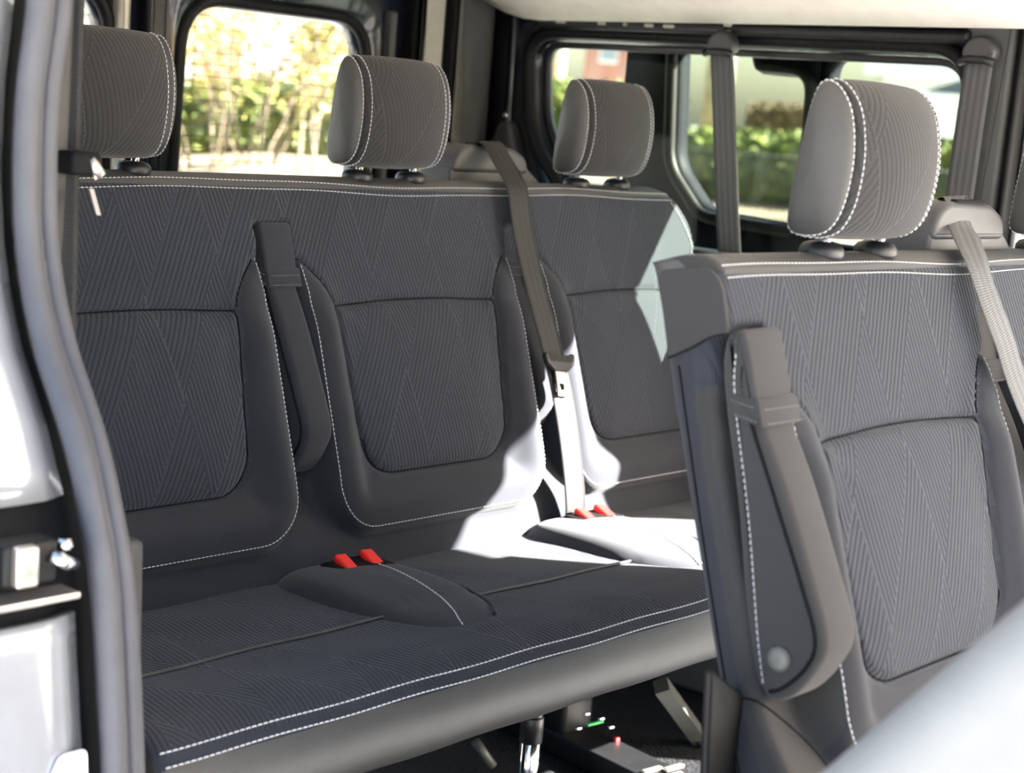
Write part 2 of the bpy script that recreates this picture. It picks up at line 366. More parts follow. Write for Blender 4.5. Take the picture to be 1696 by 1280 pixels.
# ------------------------------------------------------------------ seats
TV = np.array([0, -.316, -.949]); NV = np.array([0, -.949, .316])   # down the backrest, out of the backrest
A0 = np.array([0, -.045, 1.005])
PW, PB, PR = .211, -.464, .062                                     # half width, lower edge and corner of one seat's padded panel
def panel_sd(a, v):
    qx = a-(PW-PR); qy = (PB+PR)-v
    return np.where((qx > 0) & (qy > 0), np.hypot(qx, qy), np.maximum(qx, qy))-PR
def insert_sd(a, v):
    hw = .161-.017*np.clip((-.155-v)/.235, 0, 1); top = -.156+.007*(1-(a/.16)**2); bot = -.390
    r = np.where(v < -.27, .052, .010); qx = a-(hw-r); qy = np.maximum((bot+r)-v, v-(top-r))
    return np.where((qx > 0) & (qy > 0), np.hypot(qx, qy), np.maximum(qx, qy))-r
class Back:
    def __init__(s, xc, xl, xr, y0, vbot, rl=.012, rr=.03, shoulder=False, T=.075):
        s.xc = np.array(xc); s.xl, s.xr, s.y0, s.vb, s.rl, s.rr, s.T = xl, xr, y0, vbot, rl, rr, T; s.vt = .034; s.sh = shoulder
    def right(s, v):
        v = np.asarray(v, float)
        if not s.sh: return np.full_like(v, s.xr)
        return s.xr-.135*(1-np.sqrt(1-np.clip((v+.13)/.166, 0, .995)**2))
    def local(s, x): k = np.argmin(np.abs(x[..., None]-s.xc), axis=-1); return x-s.xc[k]
    def h(s, x, v):
        x = np.asarray(x, float); v = np.asarray(v, float); u = s.local(x); a = np.abs(u); sd = panel_sd(a, v); si = insert_sd(a, v)
        low = sstep(-.075, -.105, v); h = np.zeros_like(a)
        out = sstep(-.003, .008, sd)*low
        dep = -.021*(1-sstep(-.38, -.47, v))-.012
        h += out*dep
        pk = sstep(.214, .221, a)*sstep(-.036, -.044, v)*(1-low); h += -.022*pk; inn0 = 1-pk
        inn = (1-out)
        h += .026*np.exp(-((sd+.024)/.030)**2)*sstep(-.085, -.20, v)*inn*sstep(-.47, -.36, v)
        h += .012*np.exp(-((sd+.03)/.04)**2)*sstep(-.36, -.44, v)*inn
        h += -.0065*np.exp(-(si/.0034)**2)
        h += np.where(si < 0, .013*(1-np.exp(si/.028)), 0)
        tt = np.clip((v+.155)/.067, 0, 1); lf = .161+.046*tt**1.6            # border of the plain fabric 'leaf' beside the insert
        on = ((v > -.157) & (v < -.086))
        h += np.where(on, -.0045*np.exp(-((a-lf)/.003)**2), 0)*inn0
        h += np.where(on & (a > lf), .004*np.clip((a-lf)/.02, 0, 1)*sstep(-.157, -.13, v), 0)
        h += np.where((a > .2), -.003*np.exp(-((v+.088)/.003)**2), 0)
        # top: twin seam and a gentle ripple of the cloth below it
        h += -.0022*np.exp(-((v-.0095)/.0022)**2)
        h += .0012*np.sin(x*24+v*60)*sstep(-.44, -.50, v)*1.2
        e1 = s.vt-v; e2 = x-s.xl; e3 = s.right(v)-x
        for e, r in ((e1, .034), (e2, s.rl), (e3, s.rr)):
            q = np.clip(r-e, 0, r); h -= r-np.sqrt(np.maximum(r*r-q*q, 0))
        return h
    def rib(s, x, v):
        u = s.local(x); a = np.abs(u); si = insert_sd(a, v)
        tt = np.clip((v+.155)/.067, 0, 1); lf = .161+.046*tt**1.6
        up = np.where(a < .161, v > -.157, np.where(a < .207, a < lf, v > -.088)) & (v > -.158)
        return ((si < .001) | (up & (v < .0095))).astype(float)
    def pt(s, x, v, dh=0.):
        x = np.asarray(x, float); v = np.asarray(v, float); h = s.h(x, v)+dh
        return np.stack([x, A0[1]+s.y0-v*TV[1]+h*NV[1], A0[2]-v*TV[2]+h*NV[2]], -1)
    def build(s, parent):
        nv = int((s.vt-s.vb)/.0042); nx = int((s.xr-s.xl)/.0042)
        vv = np.linspace(s.vt, s.vb, nv); tt = np.linspace(0, 1, nx)
        VV, TT = np.meshgrid(vv, tt, indexing='ij'); XX = s.xl+(s.right(VV)-s.xl)*TT
        pts = s.pt(XX, VV).reshape(-1, 3); V = [tuple(q) for q in pts]; UV = np.stack([XX, VV], -1).reshape(-1, 2).tolist(); R = s.rib(XX, VV).reshape(-1).tolist()
        idx = np.arange(nv*nx).reshape(nv, nx); Fc = []
        a, b, c, d = idx[:-1, :-1].ravel(), idx[1:, :-1].ravel(), idx[1:, 1:].ravel(), idx[:-1, 1:].ravel(); Fc = list(zip(a, b, c, d))
        # side walls: run the rim back
        rim = list(idx[::-1, 0])+list(idx[0, 1:])+list(idx[1:, -1])
        prev = rim
        for dd in (.33, .66, .9, 1.0):
            ring = []
            for r_ in rim:
                x, v = UV[r_]; q = np.array(V[r_]); hh = (q-np.array([x, A0[1]+s.y0-v*TV[1], A0[2]-v*TV[2]]))@NV
                tgt = hh+(-s.T-hh)*dd; ins = .008 if dd == 1. else 0
                xx = x+(ins if x < (s.xl+s.xr)/2 else -ins)
                ring.append(len(V)); V.append((xx, A0[1]+s.y0-v*TV[1]+tgt*NV[1], A0[2]-v*TV[2]+tgt*NV[2])); UV.append((x+.3*dd, v)); R.append(0.)
            for k in range(len(rim)-1): Fc.append((prev[k+1], prev[k], ring[k], ring[k+1]))
            prev = ring
        n1 = nv; left = prev[:n1][::-1]; right = prev[-nv:]; 
        for k in range(nv-1): Fc.append((left[k], right[k], right[k+1], left[k+1]))
        o = new('backrest', V, Fc, M['fabric'], parent, UV, R); o.data.materials.append(M['leather']); o.data.materials.append(M['smooth']); o.data.materials.append(M['smooth_lit'])
        uvl = np.array(UV)
        for f in o.data.polygons:
            vv_ = uvl[list(f.vertices)]
            if vv_[:, 1].mean() > .0095 and vv_[:, 0].min() > s.xl+.012: f.material_index = 1
            elif s.y0 < -.5 and vv_[:, 0].min() < s.xl+.056 and max(R[i] for i in f.vertices) < .5: f.material_index = 3
            elif max(R[i] for i in f.vertices) < .5: f.material_index = 2
        return o
    def panel_path(s, c, inset=.0045):
        w = PW-inset; pts = [(w+.001, -.094), (w, -.15), (w, -.28), (w, PB+PR)]
        for k in range(1, 9):
            th = math.pi/2*k/8; pts.append((w-PR+.0+PR*math.cos(th)-.0, PB+inset+PR-PR*math.sin(th)))
        half = pts; full = half+[(-a, b) for a, b in half[::-1]]
        p2 = resample(np.array(full), .004); x = c+p2[:, 0]; v = p2[:, 1]
        k = (x > s.xl+.006) & (x < s.right(v)-.006)
        return s.pt(x[k], v[k])
def make_headrest(parent, xp, y0, zb=1.042):
    x = xp-.013
    prof = crom([(-.002, .004), (.002, .030), (-.004, .088), (-.013, .136), (-.026, .1555), (-.05, .151), (-.073, .126), (-.084, .082), (-.079, .036), (-.062, .009), (-.032, .0)], 6, True)
    n = len(prof); cen = np.array([-.032, .078]); seam = .081
    def section(xx):
        q = min(abs(xx)/seam, 1); yb = -.002-.012*prof[:, 1]/.15
        sy = 1-.25*q**2.2; sz = 1-.035*q**2.5
        y = yb+(prof[:, 0]-yb)*sy; z = .078+(prof[:, 1]-.078)*sz
        if abs(xx) > seam:
            g = (abs(xx)-seam)/.020; s_ = max(1-g**2.4, 0)**.5 if g < 1 else 0
            y = cen[0]+(y-cen[0])*s_; z = .078+(z-.078)*s_
        dg = math.exp(-((abs(xx)-seam)/.0025)**2)*.004
        c = np.stack([y, z], 1); dv = c-cen; l = np.linalg.norm(dv, axis=1)[:, None]+1e-9; c = c-dv/l*dg*np.minimum(l/.03, 1)
        return c
    def loft(xs, rib, closeends):
        V = []; UV = []; R = []; Fc = []
        for xx in xs:
            c = section(xx); V += [(x+xx, y0+a, zb+b) for a, b in c]; UV += [(xx+.3, b*1.05+.0+.4*0) for a, b in c]
            R += [1. if (rib and a < -.03 and b > .004) else 0. for a, b in c]
        m = len(xs)
        for i in range(m-1):
            for k in range(n): Fc.append((i*n+k, (i+1)*n+k, (i+1)*n+(k+1) % n, i*n+(k+1) % n))
        if closeends == 0: Fc += [tuple(range(n)), tuple(range((m-1)*n, m*n))[::-1]]
        return V, Fc, UV, R
    V, Fc, UV, R = loft(np.linspace(-seam, seam, 44), True, 0)
    hr = new('headrest', V, Fc, M['headfab'], parent, UV, R)
    g = 1-np.linspace(0, 1, 12)**1.6
    for sg in (-1, 1):
        V, Fc, UV, R = loft(sg*(seam+.0199*(1-g[::1])), False, 0)
        new('side_panel', V, Fc if sg > 0 else [f[::-1] for f in Fc], M['leather'], hr, UV, R, label='smooth vinyl side panel')
    for sg in (-1, 1):
        for off in (-.008, .0045):
            mb = MB()
            c = section(sg*(seam+off)); keep = np.r_[c, c[:1]]
            pth = np.array([(x+sg*(seam+off), y0+a, zb+b) for a, b in keep])
            # dashes lie on the skin: lift away from the middle of the section
            d = np.r_[0, np.cumsum(np.linalg.norm(np.diff(pth, axis=0), axis=1))]; s_ = 0; dash, gap = .0043, .0019
            while s_+dash < d[-1]:
                q = [np.array([np.interp(s_+dash*f, d, pth[:, k]) for k in range(3)]) for f in (0, .2, .5, .8, 1)]
                cc = np.array([x+sg*.05, y0+cen[0], zb+.078])
                up = [(w-cc)/np.linalg.norm(w-cc) for w in q]
                tube([q[0]-up[0]*.0003, q[1]+up[1]*.0005, q[2]+up[2]*.0007, q[3]+up[3]*.0005, q[4]-up[4]*.0003], .0006, 5, mb=mb); s_ += dash+gap
            mb.build('stitching', M['thread'], hr, label='pale stitching')
    for sg in (-1, 1):
        px_ = xp+sg*.0535
        tube([(px_, y0-.022, zb+.02), (px_, y0-.012, 1.01)], .0055, 12).build('post', M['darkchrome'], hr)
        lathe((px_, y0-.014, 1.0225), [(.021, 0), (.0225, .004), (.0222, .009), (.019, .0135), (.012, .016), (.0055, .0165)], 24).build('collar', M['blk'], hr)
    return hr
ARM = [(-.050, .952), (-.053, .913), (-.083, .802), (-.105, .700), (-.118, .662), (-.138, .643), (-.160, .652), (-.181, .683), (-.187, .712), (-.164, .765), (-.127, .839), (-.097, .888), (-.083, .915), (-.068, .957), (-.058, .964)]
def make_armrest(parent, xm, y0, w=.050, dy=0., cap=True, side=-1):
    SM = M['smooth_lit'] if y0 < -.5 else M['smooth']
    o = crom([(a+dy, b) for a, b in ARM], 7, True)
    to3 = lambda x, a, b: (x, y0+a, b)
    body = pill(o, xm-w/2, xm+w/2, .010, 5, to3).build('armrest', SM, parent)
    # sleeve over the upper end, with a loop of ribbon at its lower hem
    sl = np.array([q for q in o if q[1] > .905]); 
    top = crom([(-.062+dy, .955), (-.0655+dy, .915), (-.072+dy, .898), (-.094+dy, .893), (-.089+dy, .916), (-.075+dy, .958), (-.067+dy, .967)], 6, True)
    pill(top, xm-w/2-.0012, xm+w/2+.003, .005, 4, to3).build('sleeve', SM, body)
    lp = round_poly([(-.0645+dy, .909), (-.071+dy, .889), (-.103+dy, .884), (-.095+dy, .909)], .004)
    pill(lp, xm-w/2-.0026, xm+w/2+.0045, .002, 3, to3).build('strap_loop', SM, body)
    mb = MB(); rear = np.array([(xm-w/2-.0005, y0+a+dy, b) for a, b in crom([(-.066, .945), (-.070, .905), (-.098, .800), (-.120, .700), (-.132, .655)], 8)])
    stitches(rear, (-1, 0, 0), mb=mb)
    mb2 = MB()
    for zz, y1, y2 in ((.9035, -.068, -.094), (.8915, -.073, -.099)):
        stitches(np.array([(xm-w/2-.0028, y0+dy+y1, zz), (xm-w/2-.0028, y0+dy+y2, zz-.003)]), (-1, 0, 0), .0022, .002, .0004, mb2)
        stitches(np.array([(xm-w/2, y0+dy+y2-.008, zz-.003), (xm+w/2, y0+dy+y2-.008, zz-.003)]), (0, -1, .3), .0022, .002, .0004, mb2)
    mb.build('stitching', M['thread'], body, label='pale stitching'); mb2.build('stitching', M['thread2'], body, label='dull grey stitching')
    # piping between side face and front face
    pp = np.array([(xm-w/2+.0006, y0+a+dy, b) for a, b in crom([(-.074, .935), (-.080, .905), (-.120, .828), (-.158, .755), (-.178, .710), (-.172, .683), (-.152, .659), (-.138, .651)], 8)])
    tube(pp, .0021, 8).build('piping', M['dthread'], body)
    if cap:
        lathe((xm-w/2, y0-.1455+dy, .6835), [(.0118, .004), (.0118, -.002), (.0108, -.0038), (.008, -.0049), (.004, -.0053), (.0, -.0054)], 28, 'x').build('pivot_cap', M['cap'], body, label='grey round pivot cap')
    return body
CPROF = [(-.03, .488), (-.10, .505), (-.18, .515), (-.26, .521), (-.392, .5265), (-.400, .5245), (-.408, .527), (-.49, .531), (-.535, .5285), (-.558, .5205), (-.5665, .513), (-.577, .499), (-.584, .480), (-.583, .455), (-.577, .438), (-.565, .431), (-.50, .425), (-.20, .40), (-.05, .40), (-.03, .42)]
def cush_z(y): 
    p = [(a, b) for a, b in CPROF[:11]][::-1]; return np.interp(y, [a for a, b in p], [b for a, b in p])
def make_cushion(parent, x0, x1, y0):
    pr = []
    P_ = CPROF
    for i in range(len(P_)):
        a, b = np.array(P_[i]), np.array(P_[(i+1) % len(P_)])
        m = max(1, int(np.linalg.norm(b-a)/.008))
        for k in range(m): pr.append(a+(b-a)*k/m)
    pr = np.array(pr); pr_s = pr.copy()
    for _ in range(2): pr_s = (np.roll(pr_s, 1, 0)+2*pr_s+np.roll(pr_s, -1, 0))/4
    pr = pr_s; n = len(pr); L = np.r_[0, np.cumsum(np.linalg.norm(np.diff(pr, axis=0), axis=1))]
    xs = np.r_[x0, x0+.001, x0+.003, np.linspace(x0+.008, x1-.008, int((x1-x0)/.012)), x1-.003, x1-.001, x1]; V = []; UV = []; R = []; Fc = []
    for i, x in enumerate(xs):
        e = min(x-x0, x1-x); q = max(0, .008-e); ins = .008-math.sqrt(max(.008**2-q*q, 0))
        c = inset2(pr, ins) if ins > 1e-6 else pr
        for k in range(n):
            dz = .0008*math.sin(x*31+c[k][0]*40)+.003*math.sin(x*5.3+1)*(.5 if c[k][0] > -.5 and c[k][1] > .5 else 0)
            V.append((x, y0+c[k][0], c[k][1]+dz)); UV.append((x*1.0+.03, L[k])); R.append(1. if (pr[k][1] > .505 and pr[k][0] > -.562) else 0.)
    m = len(xs)
    for i in range(m-1):
        for k in range(n): Fc.append((i*n+k, (i+1)*n+k, (i+1)*n+(k+1) % n, i*n+(k+1) % n))
    Fc += [tuple(range(n)), tuple(range((m-1)*n, m*n))[::-1]]
    cu = new('cushion', V, Fc, M['fabric'], parent, UV, R)
    tube([(x, y0-.400, .5282+.0008*math.sin(x*31-16)+.003*math.sin(x*5.3+1)*.5) for x in np.linspace(x0+.004, x1-.004, 90)], .0022, 8).build('seam', M['leather'], cu, label='seam across the cushion, a pale tube for the light its crease catches')  # pale raised tube paints the light caught by the seam crease
    cu.data.materials.append(M['leather'])
    for f in cu.data.polygons:
        if f.center.y < y0-.5705 or f.center.z < .47: f.material_index = 1
    for (yy, zz) in ((-.5625, .5168), (-.5725, .5058)):
        xx = np.linspace(x0+.004, x1-.004, 150)
        stitches(np.stack([xx, y0+yy+0*xx, zz+.0008*np.sin(xx*31)+.003], 1), (0, -.6, .8), .0052, .0022, .0008, None, .0004).build('stitching', M['thread'], cu, label='pale stitching along the front edge')
    return cu
def make_pad(parent, xm, y0, buttons=True):
    """tongue-shaped padded cover with the buckle slot"""
    nr, nt = 14, 72; V = []; UV = []; Fc = []
    def outline(th):
        cx, sy = math.cos(th), math.sin(th)
        e = 2/3.6; x = .095*math.copysign(abs(cx)**e, cx); y = math.copysign(abs(sy)**e, sy)
        yy = -.332+.157*y; taper = 1-.34*max(0, -y)**2.2; return x*taper-.004*max(0, -y)**2, yy
    prof = lambda y, r: .023*(1-r**9)*(.45+.55*float(sstep(-.49, -.30, np.array(y))))
    RS = [0, .12, .25, .38, .5, .6, .7, .78, .85, .9, .935, .96, .98, .992, 1.]
    for i in range(nr+1):
        r = RS[i]
        for k in range(nt):
            ox, oy = outline(2*math.pi*k/nt); x = ox*r; y = -.32+(oy+.32)*r
            V.append((xm+x, y0+y, float(cush_z(y))-.002+prof(y, r)+.004*(1-min(1, abs(x)/.1))*(1-r))); UV.append((x, y))
    for i in range(nr):
        for k in range(nt): Fc.append((i*nt+k, i*nt+(k+1) % nt, (i+1)*nt+(k+1) % nt, (i+1)*nt+k))
    pad = new('buckle_pad', V, Fc, M['smooth'], parent, UV, [0.]*len(V))
    ztop = lambda x, y: float(cush_z(y))+.024
    pth = crom([(xm+x, y0+y, float(cush_z(y))+.0005+prof(y, rr)+.001) for x, y, rr in ((.036, -.270, .4), (.030, -.31, .3), (.020, -.36, .3), (.006, -.41, .55), (-.012, -.45, .8), (-.024, -.472, .93), (-.029, -.484, .985))], 10)
    stitches(pth, (0, 0, 1), .005, .0026, .0008, None, .0012).build('stitching', M['thread'], pad, label='pale stitch line')
    rim = []
    for k in range(nt):
        th = 2*math.pi*k/nt
        if -1.15 < th-2*math.pi*(th > math.pi) < 1.2:
            ox, oy = outline(th); r = .965; y = -.32+(oy+.32)*r; rim.append((th-2*math.pi*(th > math.pi), (xm+ox*r, y0+y, float(cush_z(y))-.002+prof(y, r)+.003)))
    tube([p_ for _, p_ in sorted(rim)], .0026, 8).build('piping', M['smooth'], pad)
    if buttons:
        rbox((xm+.026, y0-.243, .5375), (.090, .056, .012), .006).build('buckle_slot', M['slot'], pad)
        for dx in (.004, .050):
            R_ = Matrix.Rotation(.35, 3, 'X') @ Matrix.Rotation(-.12, 3, 'Z')
            rbox((xm+dx, y0-.246, .5425), (.020, .044, .011), .004, rot=np.array(R_)).build('release_button', M['red'], pad, label='red buckle release button')
    return pad
def make_tower(parent, xm, y0):
    to3 = lambda w, a, b: (xm+a, y0+w, b)
    b = pill(round_poly([(-.085, .96), (.150, .96), (.148, 1.014), (.092, 1.052), (-.080, 1.052)], [.008, .008, .03, .012, .012], 6), .018, .085, .005, 3, to3).build('belt_tower', M['tower'], parent)
    c = pill(round_poly([(-.082, 1.038), (.097, 1.038), (.090, 1.064), (.055, 1.079), (-.05, 1.081), (-.073, 1.067)], [.012, .012, .012, .014, .014, .012], 6), .014, .088, .007, 4, to3).build('belt_guide', M['tower'], b, label='moulded cap with a slot for the belt')
    rbox((xm+.006, y0+.03, 1.0795), (.072, .026, .008), .003).build('slot', M['slot'], b)
    return b
def make_bench(name, label, xc, xl, xr, y0, shoulder, rl, vbot, group):
    r = root(name, label, 'seat', ((xl+xr)/2, y0-.3, .12), group)
    B = Back(xc, xl, xr, y0, vbot, rl=rl, shoulder=shoulder); bk = B.build(r)
    for c in xc: stitches(B.panel_path(c), NV).build('stitching', M['thread'], bk, label='pale stitching')
    for v in (.0035, .0155):
        x = np.linspace(xl+(.012 if rl < .02 else .03), xr-(.075 if shoulder else .03), 300)
        vv = v+.003*np.sin(x*9)+.001*np.sin(x*23); stitches(B.pt(x, vv), NV, .0042, .0022, .0006, None, .0006).build('stitching', M['thread'], bk, label='pale stitching')
    for c in xc:
        hw = lambda v: .161-.017*min(1, max(0, (-.155-v)/.235))
        q = [(a, -.156+.007*(1-(a/.16)**2)) for a in np.linspace(-.158, .158, 40)]
        q += [(hw(v), v) for v in np.linspace(-.165, -.338, 22)]
        q += [(.144-.052+.052*math.cos(t_), -.338-.052*math.sin(t_)) for t_ in np.linspace(.1, math.pi/2, 8)]
        q += [(-a, v) for a, v in q[40:][::-1]]; q.append(q[0]); q = np.array(q); mb = MB()
        tube(B.pt(c+q[:, 0], q[:, 1], .0026), .00095, 6, ref=(.1, 1, .2), mb=mb)
        for sg in (-1, 1):
            v = np.linspace(-.152, -.088, 24); a = .161+.046*np.clip((v+.155)/.067, 0, 1)**1.6; x = c+sg*a
            k = (x > xl+.02) & (x < B.right(v)-.02)
            if k.sum() > 4: tube(B.pt(x[k], v[k], .0020), .00095, 6, ref=(.1, 1, .2), mb=mb)
        mb.build('seam', M['dthread'], bk, label='dark seam')
    if shoulder:
        v = np.linspace(-.002, -.22, 60); stitches(B.pt(B.right(v)-.036, v), NV, lift=.0014).build('stitching', M['thread'], bk, label='pale stitching')
    return r, B
R3 = 0.; R2 = -.8808; XR2 = .2978
# --- third-row bench
rear, B3 = make_bench('bench_seat', 'long dark grey rear bench with three headrests and red buckles, sunlit at its far end', [0, .49, .98], -.284, 1.232, R3, True, .03, -.54, 'bench seats')
for x in (0, .49, .98): make_headrest(rear, x, R3)
make_armrest(rear, .249, R3, .050, .012, False); make_armrest(rear, .739, R3, .046, .040, False)
make_cushion(rear, -.287, 1.238, R3)
make_pad(rear, .243, R3); make_pad(rear, .735, R3)
make_tower(rear, .742, R3)
for (x, y) in ((.497, -.372), (.02, -.372), (1.12, -.35)):
    tube([(x, y, .125), (x, y, .345)], .0145, 18).build('leg', M['chrome'], rear, label='chromed tubular leg')
    lathe((x, y, .285), [(.0165, 0), (.0165, .035), (.0155, .038)], 18).build('leg_sleeve', M['blk'], rear)
# --- second-row bench
mid, B2 = make_bench('bench_seat', 'dark grey nearer bench with a folded side armrest and grey pivot cap, at right', [XR2, XR2+.49], XR2-.268, XR2+.49+.27, R2, False, .009, -.66, 'bench seats')
for x in (XR2, XR2+.49): make_headrest(mid, x, R2)
make_armrest(mid, XR2-.2355, R2, .058, 0., True); make_armrest(mid, XR2+.249, R2, .048, .03, False)
make_cushion(mid, XR2-.262, XR2+.49+.264, R2)
make_tower(mid, XR2+.262, R2-.026)
# end cap of plain cloth over the upper near end of the backrest, with its dark seam
to3 = lambda x, a, b: (x, R2+a, b)
e0 = XR2-.268
capo = round_poly([(.026, 1.008), (.004, .930), (-.040, .956), (-.058, .962), (-.046, 1.005), (-.030, 1.019)], [.012, .008, .006, .005, .012, .012], 5)
pill(capo, e0-.0022, e0+.004, .0015, 3, to3).build('end_cap', M['smooth_lit'], mid)
mb = MB(); tube(np.array([(e0-.0022, R2+a, b) for a, b in crom([(.004, .930), (-.022, .944), (-.040, .956), (-.058, .962)], 6)]), .0009, 6, mb=mb)
tube(np.array([(e0-.001, R2+a, b) for a, b in crom([(-.008, .925), (-.055, .768), (-.10, .628), (-.122, .56)], 8)]), .0009, 6, mb=mb)
tube(np.array([(e0-.001, R2+a, b) for a, b in crom([(-.098, .632), (-.130, .640), (-.180, .622), (-.215, .60)], 6)]), .0009, 6, mb=mb)
mb.build('seam', M['dthread'], mid, label='dark seam')
# lower leg plate of the second-row bench
pl = [ony(*q, -.99)[[0, 2]] for q in ((1172, 1105), (1226, 1150), (1250, 1300), (1240, 1420), (1160, 1420), (1166, 1240))]
pill(round_poly(pl, .01), -.995, -.985, .003, 2, lambda w, a, b: (a, w, b)).build('leg', M['darksteel'], mid, label='black steel leg plate')
# ------------------------------------------------------------------ seat belts
def on3(x, v, dh): return B3.pt(np.array([x]), np.array([v]), 0)[0]*0+np.array([x, A0[1]-v*TV[1]+dh*NV[1], A0[2]-v*TV[2]+dh*NV[2]])
bc = root('seat_belt', 'dark seat belt with silver tongue hanging down the backrest between middle and far places', 'seat belt', (.735, -.1, 1.07), 'seat belts')
pth = [(.742, .035, 1.078), (.741, .022, 1.087), (.738, .004, 1.082), (.734, -.018, 1.063), (.729, -.045, 1.040)]+[tuple(on3(x, v, h)) for x, v, h in ((.726, .005, .022), (.724, -.06, .022), (.728, -.15, .026), (.733, -.24, .034), (.738, -.33, .036), (.742, -.42, .030), (.745, -.485, .020), (.746, -.515, .006))]
ribbon(crom(pth, 6), .047, np.array([(1, .0, .05)]*3), .0014, 'webbing', M['belt'], bc)
q = on3(.735, -.262, .040)
def tongue(parent, q, ax, up, n):
    ax, up, n = [np.array(z, float)/np.linalg.norm(z) for z in (ax, up, n)]
    to = lambda w, a, b: tuple(q+ax*a+up*b+n*w)
    h = pill(round_poly([(-.036, .010), (-.034, -.004), (-.016, -.016), (.016, -.016), (.034, -.004), (.037, .012), (.030, .014), (.026, .002), (-.026, .002), (-.030, .012)], .004, 4), -.003, .007, .003, 3, to).build('tongue_handle', M['blk'], parent)
    inner = round_poly([(-.006, -.034), (.006, -.034), (.006, -.044), (-.006, -.044)], .002, 4)[::-1]
    outer = to_rect(inner, -.0115, .0115, -.053, -.014)
    ring_plate(inner, outer, .0, .0025, to, r=.0004).build('tongue', M['steel'], h, smooth=False, label='silver steel tongue with a square hole')
tongue(bc, q, (1, .02, -.13), -TV+np.array([.06, 0, 0]), NV)
bm = root('seat_belt', 'seat belt, its webbing paled for the sun on it, crossing the front of the nearer bench backrest at the right edge', 'seat belt', (XR2+.27, R2, 1.07), 'seat belts')
def on2(x, v, dh): return np.array([x, R2+A0[1]-v*TV[1]+dh*NV[1], A0[2]-v*TV[2]+dh*NV[2]])
XB = float(ony(1588, 362, R2-.008)[0]); pth = [(XB+.004, R2+.010, 1.070), (XB+.002, R2+.002, 1.086)]+[tuple(ony(*q, R2+yy)) for q, yy in (((1590, 368), -.012), ((1602, 398), -.034), ((1619, 440), -.060), ((1640, 500), -.080), ((1664, 565), -.096), ((1694, 655), -.118))]+[tuple(on2(x, v, h)) for x, v, h in ((XR2+.30, -.30, .036), (XR2+.33, -.42, .03), (XR2+.345, -.50, .01))]
ribbon(crom(pth, 6), .047, np.array([(1, 0, .05)]*3), .0014, 'webbing', M['beltg'], bm)  # lighter webbing puts the sunlight on this belt into its colour
def anchor_belt(label, ya, za, yb, zb, x, wd):
    r = root('seat_belt', label, 'seat belt', (x, ya, za), 'seat belts')
    ribbon(crom([(x-.004, ya, za-.012), (x-.006, ya+(yb-ya)*.2, za+(zb-za)*.2), (x-.006, ya+(yb-ya)*.6, za+(zb-za)*.6), (x, yb, zb)], 8), .048, np.array(wd, float), .0016, 'webbing', M['beltg'], r)
    a = pill(round_poly([(ya-.026, za-.012), (ya-.029, za+.006), (ya-.012, za+.026), (ya+.012, za+.026), (ya+.029, za+.006), (ya+.026, za-.012)], .012, 5), x-.014, x+.012, .006, 4, lambda w, a, b: (w, a, b)).build('belt_anchor', M['tower'], r)
    tube([(x-.013, ya-.030, za-.016), (x-.015, ya-.015, za-.012), (x-.015, ya+.015, za-.012), (x-.013, ya+.030, za-.016)], .0065, 10).build('anchor_ring', M['blk'], a)
    lathe((x-.013, ya+.019, za-.012), [(.004, 0), (.004, -.005), (.001, -.007)], 10, 'x').build('screw', M['chrome'], a)
    return r
anchor_belt('grey seat belt hanging free in front of the far side window', -.043, 1.279, -.123, .80, 1.262, [(0, 1, .0)])
anchor_belt('grey seat belt running down the far pillar beside the window', -.530, 1.287, -.522, .80, 1.262, [(0, 1, 0)])
# ------------------------------------------------------------------ room shell (van body)
fl = MB(); rbox((.45, -.75, .10), (1.75, 2.9, .04), .004, mb=fl); struct(fl.build('floor', M['floor'], smooth=False), 'black ribbed rubber van floor', 'floor')
# ceiling (headliner) : a shallow dish, with thickness
nx, ny = 40, 60; V = []; Fc = []
xs = np.linspace(-.34, 1.215, nx); ys = np.linspace(.52, -2.1, ny)
def liner(x, y):
    e = abs((x-.4375)/.7775); z = 1.312-.017*y+.075*(max(0, 1-e**3.2))**.6; r = max(0, (y-.34)/.18); return z+.05*r*r
for t_ in (0, 1):
    for y in ys:
        for x in xs: V.append((x, y, liner(x, y)+.02*t_))
S = nx*ny
for j in range(ny-1):
    for i in range(nx-1):
        a = j*nx+i; Fc.append((a, a+1, a+nx+1, a+nx)); Fc.append((S+a, S+a+nx, S+a+nx+1, S+a+1))
edge = [i for i in range(nx)]+[j*nx+nx-1 for j in range(1, ny)]+[(ny-1)*nx+i for i in range(nx-2, -1, -1)]+[j*nx for j in range(ny-2, 0, -1)]
for k in range(len(edge)): a, b = edge[k], edge[(k+1) % len(edge)]; Fc.append((b, a, S+a, S+b))
struct(new('ceiling', V, Fc, M['liner']), 'beige cloth headliner', 'ceiling')
mb = MB(); rbox((.45, -.75, 1.475), (1.95, 2.9, .03), .01, mb=mb); rbox((1.30, -.75, 1.40), (.20, 2.9, .09), .01, mb=mb); rbox((-.40, -.75, 1.42), (.16, 2.9, .10), .01, mb=mb); rbox((.45, .60, 1.42), (1.9, .12, .14), .01, mb=mb)
struct(mb.build('ceiling_frame', M['navy'], smooth=False), 'dark painted roof frame around the headliner', 'roof')
